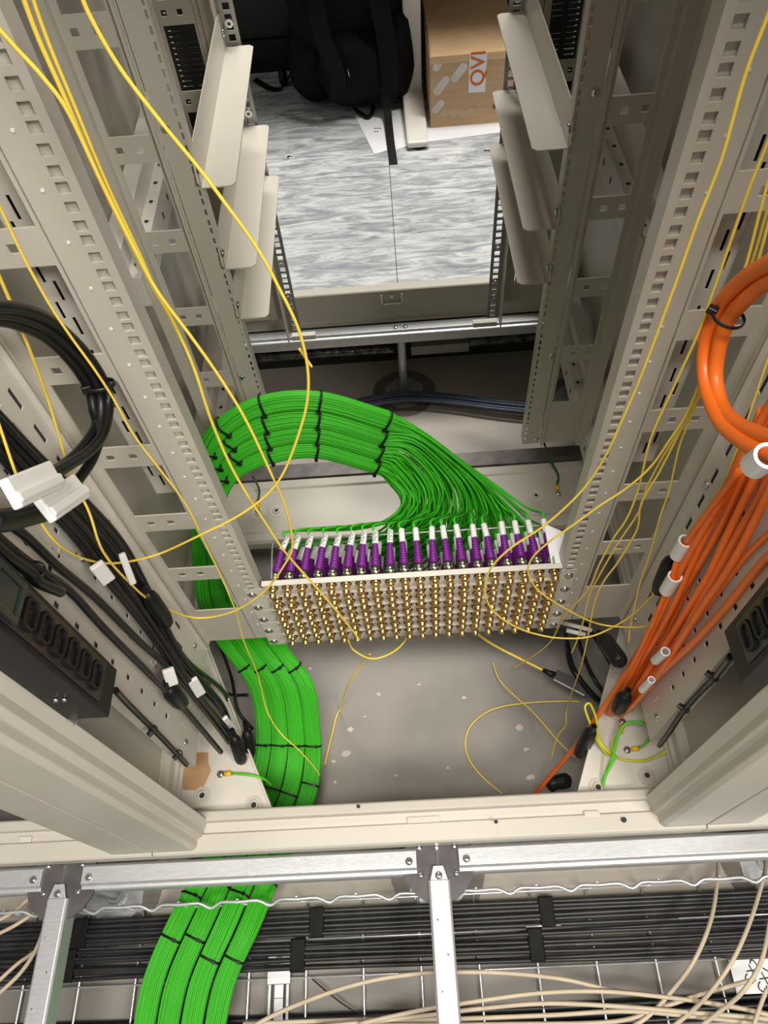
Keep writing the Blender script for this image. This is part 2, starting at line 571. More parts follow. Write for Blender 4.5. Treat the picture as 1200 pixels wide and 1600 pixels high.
for s, nm in ((-1, 'left'), (1, 'right')):
    # corner post: stepped profile
    pr = [(0.345, -0.262), (0.352, -0.272), (0.352, -0.282), (0.360, -0.286), (0.360, -0.297), (0.366, -0.302), (0.4285, -0.302), (0.4285, -0.235), (0.400, -0.235), (0.400, -0.258), (0.345, -0.258)][1:]
    obj('corner_post', MB().prism([(s * a, b, 0.03) for a, b in (pr if s > 0 else pr[::-1])], (0, 0, ZT)), M_RACK, rack, 0.0015)
    pr = [(0.36, 0.94), (0.36, 0.90), (0.4285, 0.90), (0.4285, 0.94)]
    obj('corner_post', MB().prism([(s * a, b, 0.03) for a, b in (pr[::-1] if s > 0 else pr)], (0, 0, ZT)), M_RACK, rack, 0.0015)
    obj('side_panel', MB().box((s * 0.4255, -0.234, 0.05), (s * 0.4285, 0.92, ZT)), M_RACK, rack)
    # base side frame with grooves
    m2 = MB()
    pr = [(0.398, 0.0), (0.398, 0.022), (0.403, 0.025), (0.403, 0.032), (0.409, 0.034), (0.410, 0.054), (0.414, 0.058), (0.4285, 0.058), (0.4285, 0.0)]
    m2.prism([(s * a, -0.262, b) for a, b in pr], (0, 1.16, 0))
    obj('base_side_frame', m2, M_RACK, rack, 0.001)
    # depth rail between mid ladder and rear
    for z0, y0, y1 in ((0.545, 0.36, 0.90), (0.10, 0.28, 0.90)):
        m2 = MB()
        m2.box((s * 0.352, y0, z0), (s * 0.372, y1, z0 + 0.052))
        m2.box((s * 0.372, y0, z0 + 0.012), (s * 0.400, y1, z0 + 0.085))
        o = obj('depth_rail', m2, M_PANEL, rack, 0.0012)
        h = MB()
        for k_ in range(int((y1 - y0) / 0.05)):
            y = y0 + 0.03 + k_ * 0.05
            h.cyl((s * 0.362, y, z0 + 0.0518), (s * 0.362, y, z0 + 0.0528), 0.0035, n=8)
            h.box((s * 0.3515, y, z0 + 0.02), (s * 0.3522, y + 0.006, z0 + 0.03))
        obj('rail_hole', h, M_INK, o)
    # corner gusset in the bottom
    m2 = MB()
    pts = [(0.245, -0.246), (0.3985, -0.246), (0.3985, 0.06), (0.385, 0.06)]
    pts = [(s * a, b, 0.014) for a, b in pts]
    m2.prism(pts if s < 0 else pts[::-1], (0, 0, 0.003))
    a, b = V((s * 0.245, -0.246, 0.014)), V((s * 0.385, 0.06, 0.014))
    dn = (b - a).normalized()
    m2.obox((a + b) / 2 + V((0, 0, 0.004)), dn * (b - a).length / 2, V((-dn.y, dn.x, 0)) * 0.0012, V((0, 0, 0.007)))
    g_ = obj('gusset_plate', m2, M_PANEL, rack)
    r_ = MB(); h = MB()
    for (gx, gy) in (((-0.363, -0.217), (-0.276, -0.236)) if s < 0 else ((0.361, -0.222), (0.280, -0.236))):
        r_ = MB()
        r_.ring((gx, gy, 0.017), (0, 0, 1), 0.0145, 0.009, 0.0015)
        r_.ring((gx, gy, 0.017), (0, 0, 1), 0.0075, 0.0045, 0.004)
        gr = obj('grommet', r_, M_RACK, g_)
        obj('grommet_hole', MB().cyl((gx, gy, 0.0170), (gx, gy, 0.0178), 0.0045, n=16), M_INK, g_)

obj('shade_roof_panel', MB().box((-0.43, -0.302, ZT + 0.03), (0.43, 0.94, ZT + 0.05)), M_RACK, rack, 0.002)  # unseen roof added low to cut the light falling into the rack
# cross plate in the middle of the base
mb = MB()
prof = [(0.262, -0.004), (0.262, 0.014), (0.268, 0.020), (0.285, 0.020), (0.289, 0.016), (0.390, 0.016), (0.394, 0.020), (0.412, 0.020), (0.416, 0.014), (0.416, -0.004)]
mb.prism([(-0.397, a, b) for a, b in prof], (0.794, 0, 0))
cp = obj('cross_plate', mb, M_RACK, rack, 0.001)
mb = MB(); h = MB()
for gx, gy in ((-0.265, 0.338), (0.267, 0.334), (-0.303, 0.335)):
    mb = MB()
    mb.ring((gx, gy, 0.016), (0, 0, 1), 0.014, 0.009, 0.0015)
    mb.ring((gx, gy, 0.016), (0, 0, 1), 0.007, 0.004, 0.004)
    obj('grommet', mb, M_PANEL, cp)
    obj('grommet_hole', MB().cyl((gx, gy, 0.016), (gx, gy, 0.0168), 0.004, n=12), M_INK, cp)
# narrow dark cross rail behind it
tag(obj('subfloor_cross_rail', MB().box((-0.39, 0.455, -0.062), (0.39, 0.492, -0.03)), M_SUB), 'dark brown metal rail crossing behind the grey cross plate', 'rail')
# black latch plate on rear base frame
mb = MB()
p = at(612, 464, 'y', 0.901)
mb.box((p.x - 0.026, 0.897, 0.052), (p.x + 0.026, 0.902, 0.055)); mb.box((p.x - 0.026, 0.897, 0.052), (p.x - 0.023, 0.902, 0.080)); mb.box((p.x + 0.023, 0.897, 0.052), (p.x + 0.026, 0.902, 0.080))
zscrew(mb, (p.x, 0.901, 0.072), (0, -1, 0), 0.005)
obj('latch_slot', mb, M_WIRE, rack)

# neighbouring racks: post and base frame each
for s, nm in ((-1, 'left'), (1, 'right')):
    t = thing('neighbour_rack', 'neighbouring rack frame joined on the %s side, only post and base frame showing' % nm, 'rack', (s * 0.86, 0.3, 0))
    pr = [(0.4315, -0.302), (0.495, -0.302), (0.50, -0.297), (0.50, -0.262), (0.4315, -0.262)]
    obj('corner_post', MB().prism([(s * a, b, 0.03) for a, b in (pr if s > 0 else pr[::-1])], (0, 0, ZT)), M_RACK, t, 0.0015)
    x0, x1 = sorted((s * 0.4315, s * 1.25))
    obj('front_base_frame', base_frame(x0, x1, 'front'), M_RACK, t, 0.001)
    obj('rear_base_frame', base_frame(x0, x1, 'rear'), M_RACK, t, 0.001)
    obj('side_panel', MB().box((s * 0.4315, -0.26, 0.05), (s * 0.4345, 0.92, ZT)), M_RACK, t)
    m2 = MB()
    pts = [(s * 0.465, -0.246, 0.014), (s * 0.62, -0.246, 0.014), (s * 0.465, -0.10, 0.014)]
    m2.prism(pts if s > 0 else pts[::-1], (0, 0, 0.003))
    obj('gusset_plate', m2, M_PANEL, t)
    obj('shade_roof_panel', MB().box((s * 0.4315, -0.302, ZT + 0.03), (s * 1.25, 0.94, ZT + 0.05)), M_RACK, t, 0.002)  # unseen roof added here too, to keep this bay darker
    obj('base_plate', MB().box((s * 0.47, -0.24, 0.002), (s * 1.2, 0.88, 0.006)), M_DGREY, t)  # dark plate added in place of the shade inside this rack
    obj('base_side_frame', MB().box((s * 0.4345, -0.262, 0.0), (s * 0.465, 0.9, 0.06)), M_RACK, t, 0.001)


# ---------------------------------------------------------------- 19 inch rails with ladders
def u_holes(z0, z1, ref, c, hw, hh=0.0048):
    out = []
    n0 = int((z0 - ref) / 0.04445) - 1
    n = n0
    while True:
        base = ref + n * 0.04445
        if base > z1:
            break
        for d in (0.0, 0.015875, 0.03175):
            z = base + d
            if z - hh > z0 + 0.004 and z + hh < z1 - 0.004:
                out.append((c - hw, c + hw, z - hh, z + hh))
        n += 1
    return out


def ladder(s, y, zb, xi, xs, xo, rungs, bot, name, label, group, lip=True, hx=None, style='front'):
    """s side, y plane, inner x xi, seam xs, outer x xo"""
    t = thing(name, label, 'mounting rail', (s * (xi + xo) / 2, y, zb), group)
    ztop = 1.55
    mp = lambda u, v, w_: V((s * u, y + w_, v))
    # strip with square holes
    m2 = MB()
    hx = hx if hx is not None else (xi + 0.0125 if style == 'front' else xi + 0.004)
    m2.plate(xi, xs - 0.0008, zb, ztop, u_holes(zb, ztop, 0.302, hx, 0.0048 if style != 'mid' else 0.0016), 0.002, mp)
    m2.box((s * (xi + 0.0002), y + 0.0021, zb), (s * (xi + 0.002), y + 0.022, ztop))
    obj('hole_strip', m2, M_RACK, t)
    if style == 'front':
        m2 = MB()
        m2.box((s * (xi + 0.004), y + 0.0045, zb), (s * (xs - 0.002), y + 0.006, ztop))
        m2.box((s * (xs - 0.004), y + 0.002, zb), (s * (xs - 0.002), y + 0.006, ztop))
        obj('back_channel', m2, M_PANEL, t)
        d = MB()
        z = 0.20
        while z < 1.2:
            d.cyl((s * (xi + 0.028), y, z), (s * (xi + 0.028), y - 0.0008, z), 0.0016, n=6); z += 0.04445
        obj('unit_marks', d, M_PAPER, t)
    # ladder plate
    holes = []
    zs = sorted(rungs)
    ho = xs + (0.004 if style == 'front' else 0.012)
    prev = bot
    for z in zs:
        holes.append((ho, xo - 0.008, prev, z - 0.0175)); prev = z + 0.0175
    holes.append((ho, xo - 0.008, prev, prev + 0.098))
    z = zs[-1] + 0.1335
    while z < ztop - 0.15:
        holes.append((ho, xo - 0.008, z + 0.0175, z + 0.116)); z += 0.1335; zs.append(z - 0.1335)
    for z in zs:
        for hxx in (xs + 0.030, xs + 0.055):
            if hxx < xo - 0.012:
                holes.append((hxx - 0.0045, hxx + 0.0045, z - 0.0045, z + 0.0045))
    m2 = MB()
    m2.plate(xs + 0.0008, xo, zb, ztop, holes, 0.002, mp)
    obj('ladder_plate', m2, M_RACK, t)
    # outer folded strip
    m2 = MB()
    if style == 'front':
        pr = [(xo, y), (xo + 0.003, y - 0.004), (xo + 0.004, y - 0.012), (xo - 0.002, y - 0.014), (xo - 0.002, y - 0.012), (xo + 0.001, y - 0.011), (xo - 0.001, y)]
        m2.prism([(s * a, b, zb) for a, b in (pr if s < 0 else pr[::-1])], (0, 0, ztop - zb))
    else:
        m2.box((s * xo, y - 0.012, zb), (s * (xo + 0.003), y + 0.004, ztop))
        m2.box((s * (xo + 0.003), y - 0.012, zb), (s * (xo + 0.018), y - 0.010, ztop))
        m2.box((s * (xs + 0.002), y - 0.006, zb), (s * (xs + 0.006), y, ztop))
    obj('outer_fold', m2, M_RACK, t)
    return t


F_R = [0.374, 0.508, 0.642, 0.776, 0.909]
M_R = [0.360, 0.498, 0.633, 0.766, 0.900]
for s, nm in ((-1, 'left'), (1, 'right')):
    ladder(s, 0.0, 0.146, 0.218, 0.2605, 0.338, F_R, 0.259, 'front_mounting_rail', 'light grey front ladder rail with square holes on the %s of the patch panels' % nm, 'front ladder rails')
    t = ladder(s, 0.385, 0.124, 0.236, 0.268, 0.338, M_R, 0.240, 'middle_mounting_rail', 'shaded grey middle ladder rail on the %s, behind the front one' % nm, 'middle ladder rails', style='mid')
    m2 = MB()
    for (z, x) in ((0.79, 0.258), (0.14, 0.262), (0.36, 0.262)):
        zscrew(m2, (s * x, 0.385, z), (0, -1, 0), 0.0055)
    obj('screw', m2, M_ZINC, t)
    t = ladder(s, 0.78, 0.135, 0.240, 0.268, 0.338, [0.622, 0.757], 0.56, 'rear_mounting_rail', 'grey rear ladder rail on the %s nearest the tiled aisle' % nm, 'rear ladder rails', style='mid')
    # slotted plates behind the front ladder
    sl = []
    z = 0.545
    while z < 1.22:
        sl += [(0.2885, 0.2915, round(z, 4), round(z + 0.022, 4)), (0.2965, 0.2995, round(z + 0.0205, 4), round(z + 0.0405, 4))]
        z += 0.041
    m2 = MB().plate(0.268, 0.3035, 0.53, 1.3, sl, 0.0012, lambda u, v, w_: V((s * u, 0.030 + w_, v)))
    t = thing('slotted_cover_strip', 'slotted grey steel strip seen through the openings of the %s front rail' % nm, 'steel strip', (s * 0.30, 0.03, 0.53), 'slotted strips behind the front rails')
    obj('strip', m2, M_PANEL, t)
    m2 = MB().box((s * 0.3037, 0.03, 0.53), (s * 0.3052, 0.062, 1.3))
    m2.box((s * 0.3052, 0.0605, 0.53), (s * 0.318, 0.062, 1.3))
    obj('fold', m2, M_RACK, t)
    obj('backing', MB().box((s * 0.272, 0.034, 0.535), (s * 0.3025, 0.036, 1.29)), M_BLACK, t)  # black sheet darkening the slots in place of real shade

    # silver perforated rear uprights
    t = thing('perforated_upright', 'silver perforated upright on the %s beside the tiled floor' % nm, 'upright', (s * 0.225, 0.775, 0.10), 'silver perforated uprights')
    mp = lambda u, v, w_: V((s * u, 0.772 + w_, v))
    m2 = MB().plate(0.212, 0.240, 0.10, 1.3, u_holes(0.10, 1.3, 0.302, 0.224, 0.0055, 0.0052), 0.002, mp)
    obj('front_flange', m2, M_GALV2, t)
    m2 = MB().plate(0.735, 0.772, 0.10, 1.3, [(0.75, 0.7535, z_ / 1000, z_ / 1000 + 0.006) for z_ in range(110, 1290, 16)], 0.002, lambda u, v, w_: V((s * (0.238 + w_), u, v)))
    obj('side_flange', m2, M_RACK, t)
    m2 = MB()
    for z in (0.16, 0.205, 0.29, 0.47, 0.60, 0.69, 0.74):
        m2.ring((s * 0.224, 0.772, z), (0, -1, 0), 0.0065, 0.003, 0.004, 10)
    obj('cage_nut', m2, M_ZINC, t)
    m2 = MB()
    m2.box((s * 0.185, 0.792, 0.055), (s * 0.24, 0.805, 0.068))
    obj('foot_bracket', m2, M_PANEL, t)

    # black perforated strip behind
    sl = []
    z = 0.33
    while z < 1.25:
        for u in (0.272, 0.300, 0.328):
            if random.random() < 0.9:
                sl.append((u, u + 0.018, round(z, 4), round(z + 0.0022, 4)))
        z += 0.009
        if abs((z - 0.33) % 0.2) < 0.01:
            z += 0.03
    m2 = MB().plate(0.245, 0.352, 0.315, 1.3, sl, 0.0015, lambda u, v, w_: V((s * u, 0.865 + w_, v)))
    tag(obj('perforated_blanking_plate', m2, M_MESH), 'black perforated blanking plate behind the rear rail on the %s' % nm, 'blanking plate', 'black perforated blanking plates')

# support angles between middle and rear rails
for s, nm, zz in ((-1, 'left', (0.709, 0.581, 0.487)), (1, 'right', (0.723, 0.606, 0.513))):
    for z, hgt in zip(zz, ('uppermost', 'middle', 'lowest')):
        t = thing('support_angle', '%s of the three grey support angles on the %s' % (hgt, nm), 'support angle', (s * 0.235, 0.58, z), 'support angles between middle and rear rails')
        y0, y1 = 0.386, 0.765
        x = 0.236
        m2 = MB()
        pts = [(x, y0, z), (x, y1 + 0.008, z), (x, y1 + 0.008, z + 0.046), (x, y1 - 0.03, z + 0.050), (x, y0 + 0.02, z + 0.050), (x, y0 - 0.005, z + 0.034), (x, y0 - 0.010, z + 0.012)]
        pts = [(s * a, b, c) for a, b, c in pts]
        m2.prism(pts if s < 0 else pts[::-1], (s * 0.0015, 0, 0))
        obj('wall_flange', m2, M_BRKT, t)
        m2 = MB()
        c = 0.006; xi = x - 0.044
        pts = [(x, y0), (xi + c, y0), (xi, y0 + c), (xi, y1 - c), (xi + c, y1), (x, y1)]
        pts = [(s * a, b, z - 0.0018) for a, b in pts]
        m2.prism(pts if s < 0 else pts[::-1], (0, 0, 0.0018))
        obj('ledge', m2, M_BRKT, t)
        m2 = MB()
        zscrew(m2, (s * (x - 0.0005), y0 + 0.006, z + 0.022), (-s, 0, 0), 0.006)
        zscrew(m2, (s * (x - 0.0005), y1 - 0.005, z + 0.022), (-s, 0, 0), 0.006)
        obj('screw', m2, M_ZINC, t)

# ---------------------------------------------------------------- slotted side plates and power strips
for s, nm in ((-1, 'left'), (1, 'right')):
    t = thing('cable_management_plate', 'slotted light grey cable plate standing on the %s, carrying the power strip' % nm, 'cable plate', (s * 0.345, -0.1, 0.13), 'slotted cable plates')
    sl = []
    z = 0.25
    k_ = 0
    while z < 1.3:
        for y, off in ((-0.061, 0), (-0.037, 0.02)):
            sl.append((y, y + 0.0065, round(z + off, 4), round(z + off + 0.027, 4)))
        sl.append((-0.145, -0.138, round(z + 0.004, 4), round(z + 0.014, 4)))
        sl.append((-0.172, -0.165, round(z + 0.026, 4), round(z + 0.038, 4)))
        sl.append((-0.105, -0.099, round(z + 0.010, 4), round(z + 0.020, 4)))
        z += 0.0495
    x = s * 0.345
    m2 = MB().plate(-0.196, -0.014, 0.13, 1.35, sl, 0.0015, lambda u, v, w_: V((x + s * w_, u, v)))
    obj('plate', m2, M_PANEL, t)
    # front and back flanges (give the L section)
    m2 = MB()
    m2.box((x, -0.198, 0.13), (x + s * 0.02, -0.196, 1.35))
    m2.box((x, -0.016, 0.146), (x - s * 0.006, -0.0145, 1.35))
    obj('flange', m2, M_PANEL, t)
    e = MB()
    for k_ in range(14):
        zc = 0.16 + (k_ % 2) * 0.013 + (k_ // 2) * 0.006
        e.cyl((x, -0.05 - 0.018 * (k_ // 2), zc), (x - s * 0.001, -0.05 - 0.018 * (k_ // 2), zc), 0.0016, n=6)
    z = 0.25
    while z < 1.2:   # L shaped embossed tabs
        e.box((x - s * 0.0012, -0.125, z), (x, -0.122, z + 0.02)); e.box((x - s * 0.0012, -0.125, z), (x, -0.113, z + 0.003)); z += 0.099
    obj('embossing', e, M_RACK, t)
    m2 = MB()
    for (y, z) in ((-0.03, 0.20), (-0.18, 0.19), (-0.03, 0.56), (-0.10, 0.60)):
        zscrew(m2, (x, y, z), (-s, 0, 0), 0.0055)
    obj('screw', m2, M_ZINC, t)
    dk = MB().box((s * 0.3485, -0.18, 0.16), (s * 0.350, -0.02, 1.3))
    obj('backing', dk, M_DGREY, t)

    # power distribution unit
    zb = 0.567 if s < 0 else 0.587
    y0, y1 = (-0.263, -0.214) if s < 0 else (-0.271, -0.219)
    t = thing('power_strip', 'black power strip with rows of appliance sockets clipped to the %s cable plate' % nm, 'power strip', (s * 0.32, (y0 + y1) / 2, zb), 'black power strips')
    xa, xb = 0.300, 0.342
    obj('housing', MB().box((s * xa, y0, zb), (s * xb, y1, 1.35)), M_BLACK, t, 0.0012)
    yc = (y0 + y1) / 2
    m2 = MB()
    m2.box((s * xa, yc - 0.019, zb + 0.03), (s * (xa - 0.0012), yc + 0.019, 1.34))
    obj('face_plate', m2, mat('black_satin', (0.018, 0.018, 0.02), 0.3, var=0.1), t, 0.0005)
    z = zb + 0.050
    n_ = 0
    while z < 1.30:
        if n_ in (6, 7, 14, 15) :
            if n_ in (6, 14):
                m2 = MB()
                m2.plate(yc - 0.017, yc + 0.017, z - 0.010, z + 0.035, [(yc - 0.012, yc + 0.012, z - 0.004, z + 0.029)], 0.004, lambda u, v, w_: V((s * (xa - 0.0012 - w_), u, v)))
                m2.box((s * (xa - 0.001), yc - 0.012, z - 0.004), (s * (xa - 0.0035), yc + 0.012, z + 0.029))
                obj('breaker_window', m2, mat('dark_green_plastic', (0.02, 0.03, 0.025), 0.25), t, 0.0005)
            n_ += 1; z += 0.0265
            continue
        m2 = MB()
        oc = [(-0.013, -0.006), (-0.008, -0.0105), (0.008, -0.0105), (0.013, -0.006), (0.013, 0.006), (0.008, 0.0105), (-0.008, 0.0105), (-0.013, 0.006)]
        ic = [(a * 0.78, b * 0.72) for a, b in oc]
        vs = []
        for d, ps in ((0.0012, oc), (0.0045, oc), (0.0045, ic), (0.002, ic)):
            vs += [(s * (xa - d), yc + a, z + b) for a, b in ps]
        fs = [(i * 8 + j, i * 8 + (j + 1) % 8, (i + 1) * 8 + (j + 1) % 8, (i + 1) * 8 + j) for i in range(3) for j in range(8)] + [tuple(range(24, 32))]
        m2.add(vs, fs)
        for a in (-0.0045, 0, 0.0045):
            m2.box((s * (xa - 0.0015), yc + a - 0.0008, z - 0.003), (s * (xa - 0.0024), yc + a + 0.0008, z + 0.003))
        obj('socket', m2, M_BLACK, t)
        z += 0.0265; n_ += 1
    m2 = MB()
    for a in (0.318, 0.326):
        zscrew(m2, (s * a, y0, zb + 0.06), (0, -1, 0), 0.0022)
    zscrew(m2, (s * 0.335, y0 - 0.002, zb + 0.001), (0, 0, -1), 0.004)
    obj('screw', m2, M_ZINC, t)

# ---------------------------------------------------------------- patch panels with gold sockets
LIPS = [0.333, 0.297, 0.251, 0.205, 0.159, 0.118]
ROWS = [[0.318], [0.284, 0.264], [0.238, 0.218], [0.192, 0.172], [0.145]]
COLX = [-0.199 + i * (0.408 / 19) for i in range(20)]
# one gold coaxial socket, modelled once
mb = MB()
mb.lathe((0, 0, 0), (0, -1, 0), [(-0.001, 0.0062), (0.0012, 0.0062), (0.0014, 0.0047), (0.004, 0.0047), (0.0042, 0.0060), (0.0060, 0.0060), (0.0064, 0.0051), (0.0110, 0.0051), (0.0114, 0.0056), (0.0130, 0.0056), (0.0134, 0.0050), (0.0165, 0.0047), (0.0172, 0.0040), (0.0172, 0.0030), (0.013, 0.0028)], 12)
mb.cyl((-0.0062, -0.0095, 0), (0.0062, -0.0095, 0), 0.0011, n=6)
mb.cyl((0, -0.004, 0), (0, -0.013, 0), 0.001, n=6)
JACK = mb.mesh('gold_socket', M_GOLD)
HOLE = MB().lathe((0, 0, 0), (0, -1, 0), [(-0.0002, 0.0082), (0.0006, 0.0082)], 16).mesh('socket_hole', M_INK)
names5 = ('topmost', 'second from the top', 'middle', 'second from the bottom', 'lowest')
for k in range(5):
    z1, z0 = LIPS[k], LIPS[k + 1]
    t = thing('coaxial_patch_panel', 'grey patch panel with gold coaxial sockets, %s of the stack of five' % names5[k], 'patch panel', (0, 0, z0), 'stack of coaxial patch panels')
    m2 = MB()
    m2.box((-0.213, 0.0, z0 + 0.0004), (0.219, 0.0016, z1))
    m2.box((-0.213, -0.0035, z1 - 0.0022), (0.219, 0.005 if k == 0 else 0.004, z1 - 0.0003))
    obj('face', m2, M_PANEL, t, 0.0004)
    m2 = MB()
    za, zb = z0 + 0.0004, z1 - (0.0 if k else 0.012)
    for sx in (-1, 1):
        a = -0.213 if sx < 0 else 0.219
        m2.box((a, -0.0012, za), (sx * 0.2415, 0.0004 - 0.0008, zb))
    obj('ear', m2, M_PANEL, t, 0.0004)
    m2 = MB()
    for sx in (-1, 1):
        zscrew(m2, (sx * 0.2325, -0.0012, 0.304 - 0.043 * k), (0, -1, 0), 0.0056)
        m2.ring((sx * 0.2325, -0.0012, 0.304 - 0.043 * k), (0, -1, 0), 0.0072, 0.0045, 0.001, 16)
    obj('screw', m2, M_ZINC, t)
    for z in ROWS[k]:
        for cx in COLX:
            o = bpy.data.objects.new('gold_socket', JACK)
            col.objects.link(o); o.parent = t; o.location = V((cx, 0, z)) - t.location
            o.rotation_euler = (0, random.uniform(-0.9, 0.2), 0)
            h = bpy.data.objects.new('socket_hole', HOLE)
            col.objects.link(h); h.parent = o
    if k == 0:
        m2 = MB()
        m2.tube([at(424, 905, 'y', 0.004), at(425, 852, 'y', 0.088), at(428, 846, 'y', 0.092), at(640, 833, 'y', 0.092), at(848, 821, 'y', 0.092), at(856, 824, 'y', 0.088), at(866, 880, 'y', 0.004)], 0.0014, 8)
        obj('lacing_bar', m2, M_GALV2, t)
        m2 = MB()
        pts = [(0.205, 0.002, 0.326), (0.236, 0.002, 0.326), (0.236, 0.055, 0.326), (0.205, 0.075, 0.326)]
        m2.prism(pts, (0, 0, 0.002))
        m2.box((0.2345, 0.002, 0.15), (0.236, 0.055, 0.327))
        obj('side_bracket', m2, M_PAPER, t)
m2 = MB()

# ---------------------------------------------------------------- green cables: four bundles, fan, plugs
ST = [  # outer pixel, inner pixel, axis, plane for outer, for inner
    ((608, 644), (586, 738), 'y', 0.205, 0.195),
    ((500, 614), (495, 714), 'y', 0.210, 0.200),
    ((408, 620), (425, 722), 'y', 0.205, 0.195),
    ((345, 655), (378, 740), 'y', 0.190, 0.185),
    ((313, 700), (352, 772), 'y', 0.175, 0.170),
    ((304, 760), (352, 800), 'y', 0.150, 0.150),
    ((299, 830), (385, 850), 'y', 0.115, 0.125),
    ((301, 885), (392, 895), 'y', 0.095, 0.105),
    ((309, 940), (408, 948), 'y', 0.085, 0.085),
    ((337, 1000), (446, 1008), 'y', 0.065, 0.060),
    ((388, 1070), (489, 1068), 'z', -0.085, -0.070),
    ((400, 1130), (500, 1138), 'z', -0.135, -0.125),
    ((396, 1185), (503, 1182), 'z', -0.160, -0.155),
    ((375, 1250), (498, 1236), 'z', -0.172, -0.170),
    ((335, 1310), (475, 1300), 'z', -0.176, -0.176),
    ((298, 1370), (443, 1362), 'z', -0.172, -0.172),
    ((255, 1450), (408, 1450), 'z', -0.155, -0.155),
    ((222, 1530), (372, 1530), 'z', -0.160, -0.160),
    ((206, 1610), (354, 1610), 'z', -0.170, -0.170),
    ((196, 1700), (342, 1700), 'z', -0.180, -0.180),
]
OUT = [at(*a, ax, va) for a, b, ax, va, vb in ST]
INN = [at(*b, ax, vb) for a, b, ax, va, vb in ST]
NS = 5
OUTC, INNC = crom(OUT, NS), crom(INN, NS)
NP = len(OUTC)


def frame(i):
    o_, n_ = OUTC[i], INNC[i]
    c = (o_ + n_) / 2
    a = (OUTC[max(0, i - 1)] + INNC[max(0, i - 1)]) / 2; b = (OUTC[min(NP - 1, i + 1)] + INNC[min(NP - 1, i + 1)]) / 2
    T = (b - a).normalized()
    e = n_ - o_
    return c, T, e


AREA = 6.6e-4
SEC = []
for i in range(NP):
    c, T, e = frame(i)
    # keep only the part of e across the path
    ep = e - T * e.dot(T)
    n_ = T.cross(ep.normalized()).normalized()
    wdt = ep.length / 4
    SEC.append((OUTC[i], e, n_, wdt, min(0.034, AREA / wdt), ep))


def cell(k):
    """position of cable k (0..39) inside a bundle: (u across 0..1, v -0.5..0.5)"""
    r, c = divmod(k, 10)
    return ((c + (0.25 if r % 2 else 0.75)) / 10.0, (r + 0.5) / 4 - 0.5)


def bundle_point(i, b, u, v):
    o_, e, n_, wdt, th, ep = SEC[i]
    edge = math.sqrt(1 - 0.8 * (2 * (u - 0.5)) ** 2)
    uu = 0.5 + (u - 0.5) * (0.90 - 0.07 * max(0.0, min(1.0, (i - 11 * NS) / (3.0 * NS))))
    return o_ + e * ((b + uu) / 4) + n_ * (v * th * edge)


BOOTH = []
# plug pieces modelled once, along +Y from the rear of the panel
FER = MB().lathe((0, 0, 0), (0, 1, 0), [(0.002, 0.0052), (0.012, 0.0052), (0.013, 0.0072), (0.017, 0.0075), (0.0215, 0.0072), (0.023, 0.0058), (0.027, 0.0056)], 12).mesh('ferrule', M_NICK)
prf = []
for i in range(9):
    d = 0.025 + i * 0.0044
    r = 0.0071 - i * 0.00031
    prf += [(d, r), (d + 0.0030, r - 0.0001), (d + 0.0031, r - 0.0007), (d + 0.0041, r - 0.0007)]
BOOT = MB().lathe((0, 0, 0), (0, 1, 0), prf, 10).mesh('boot', M_PURP)
LABL = MB().lathe((0, 0, 0), (0, 1, 0), [(0.0625, 0.0040), (0.063, 0.0047), (0.0845, 0.0047), (0.085, 0.0042)], 10).mesh('label_sleeve', M_SLEEVE)
mk = MB()
random.seed(3)
for i in range(6):
    y = 0.066 + i * 0.0031
    mk.box((-0.0022, y, 0.0044), (0.0022 - 0.002 * (i % 2), y + 0.0007, 0.0049)); mk.box((-0.0022 + 0.0018 * (i % 3), y, 0.0044), (-0.0014 + 0.0018 * (i % 3), y + 0.0022, 0.0049))
MARK = mk.mesh('print_mark', M_INK)
allrows = [z for r in ROWS for z in r]
ordn = ['first', 'second', 'third', 'fourth', 'fifth', 'sixth', 'seventh', 'eighth', 'ninth', 'tenth', 'eleventh', 'twelfth', 'thirteenth', 'fourteenth', 'fifteenth', 'sixteenth', 'seventeenth', 'eighteenth', 'nineteenth', 'last']
rng = random.Random(11)
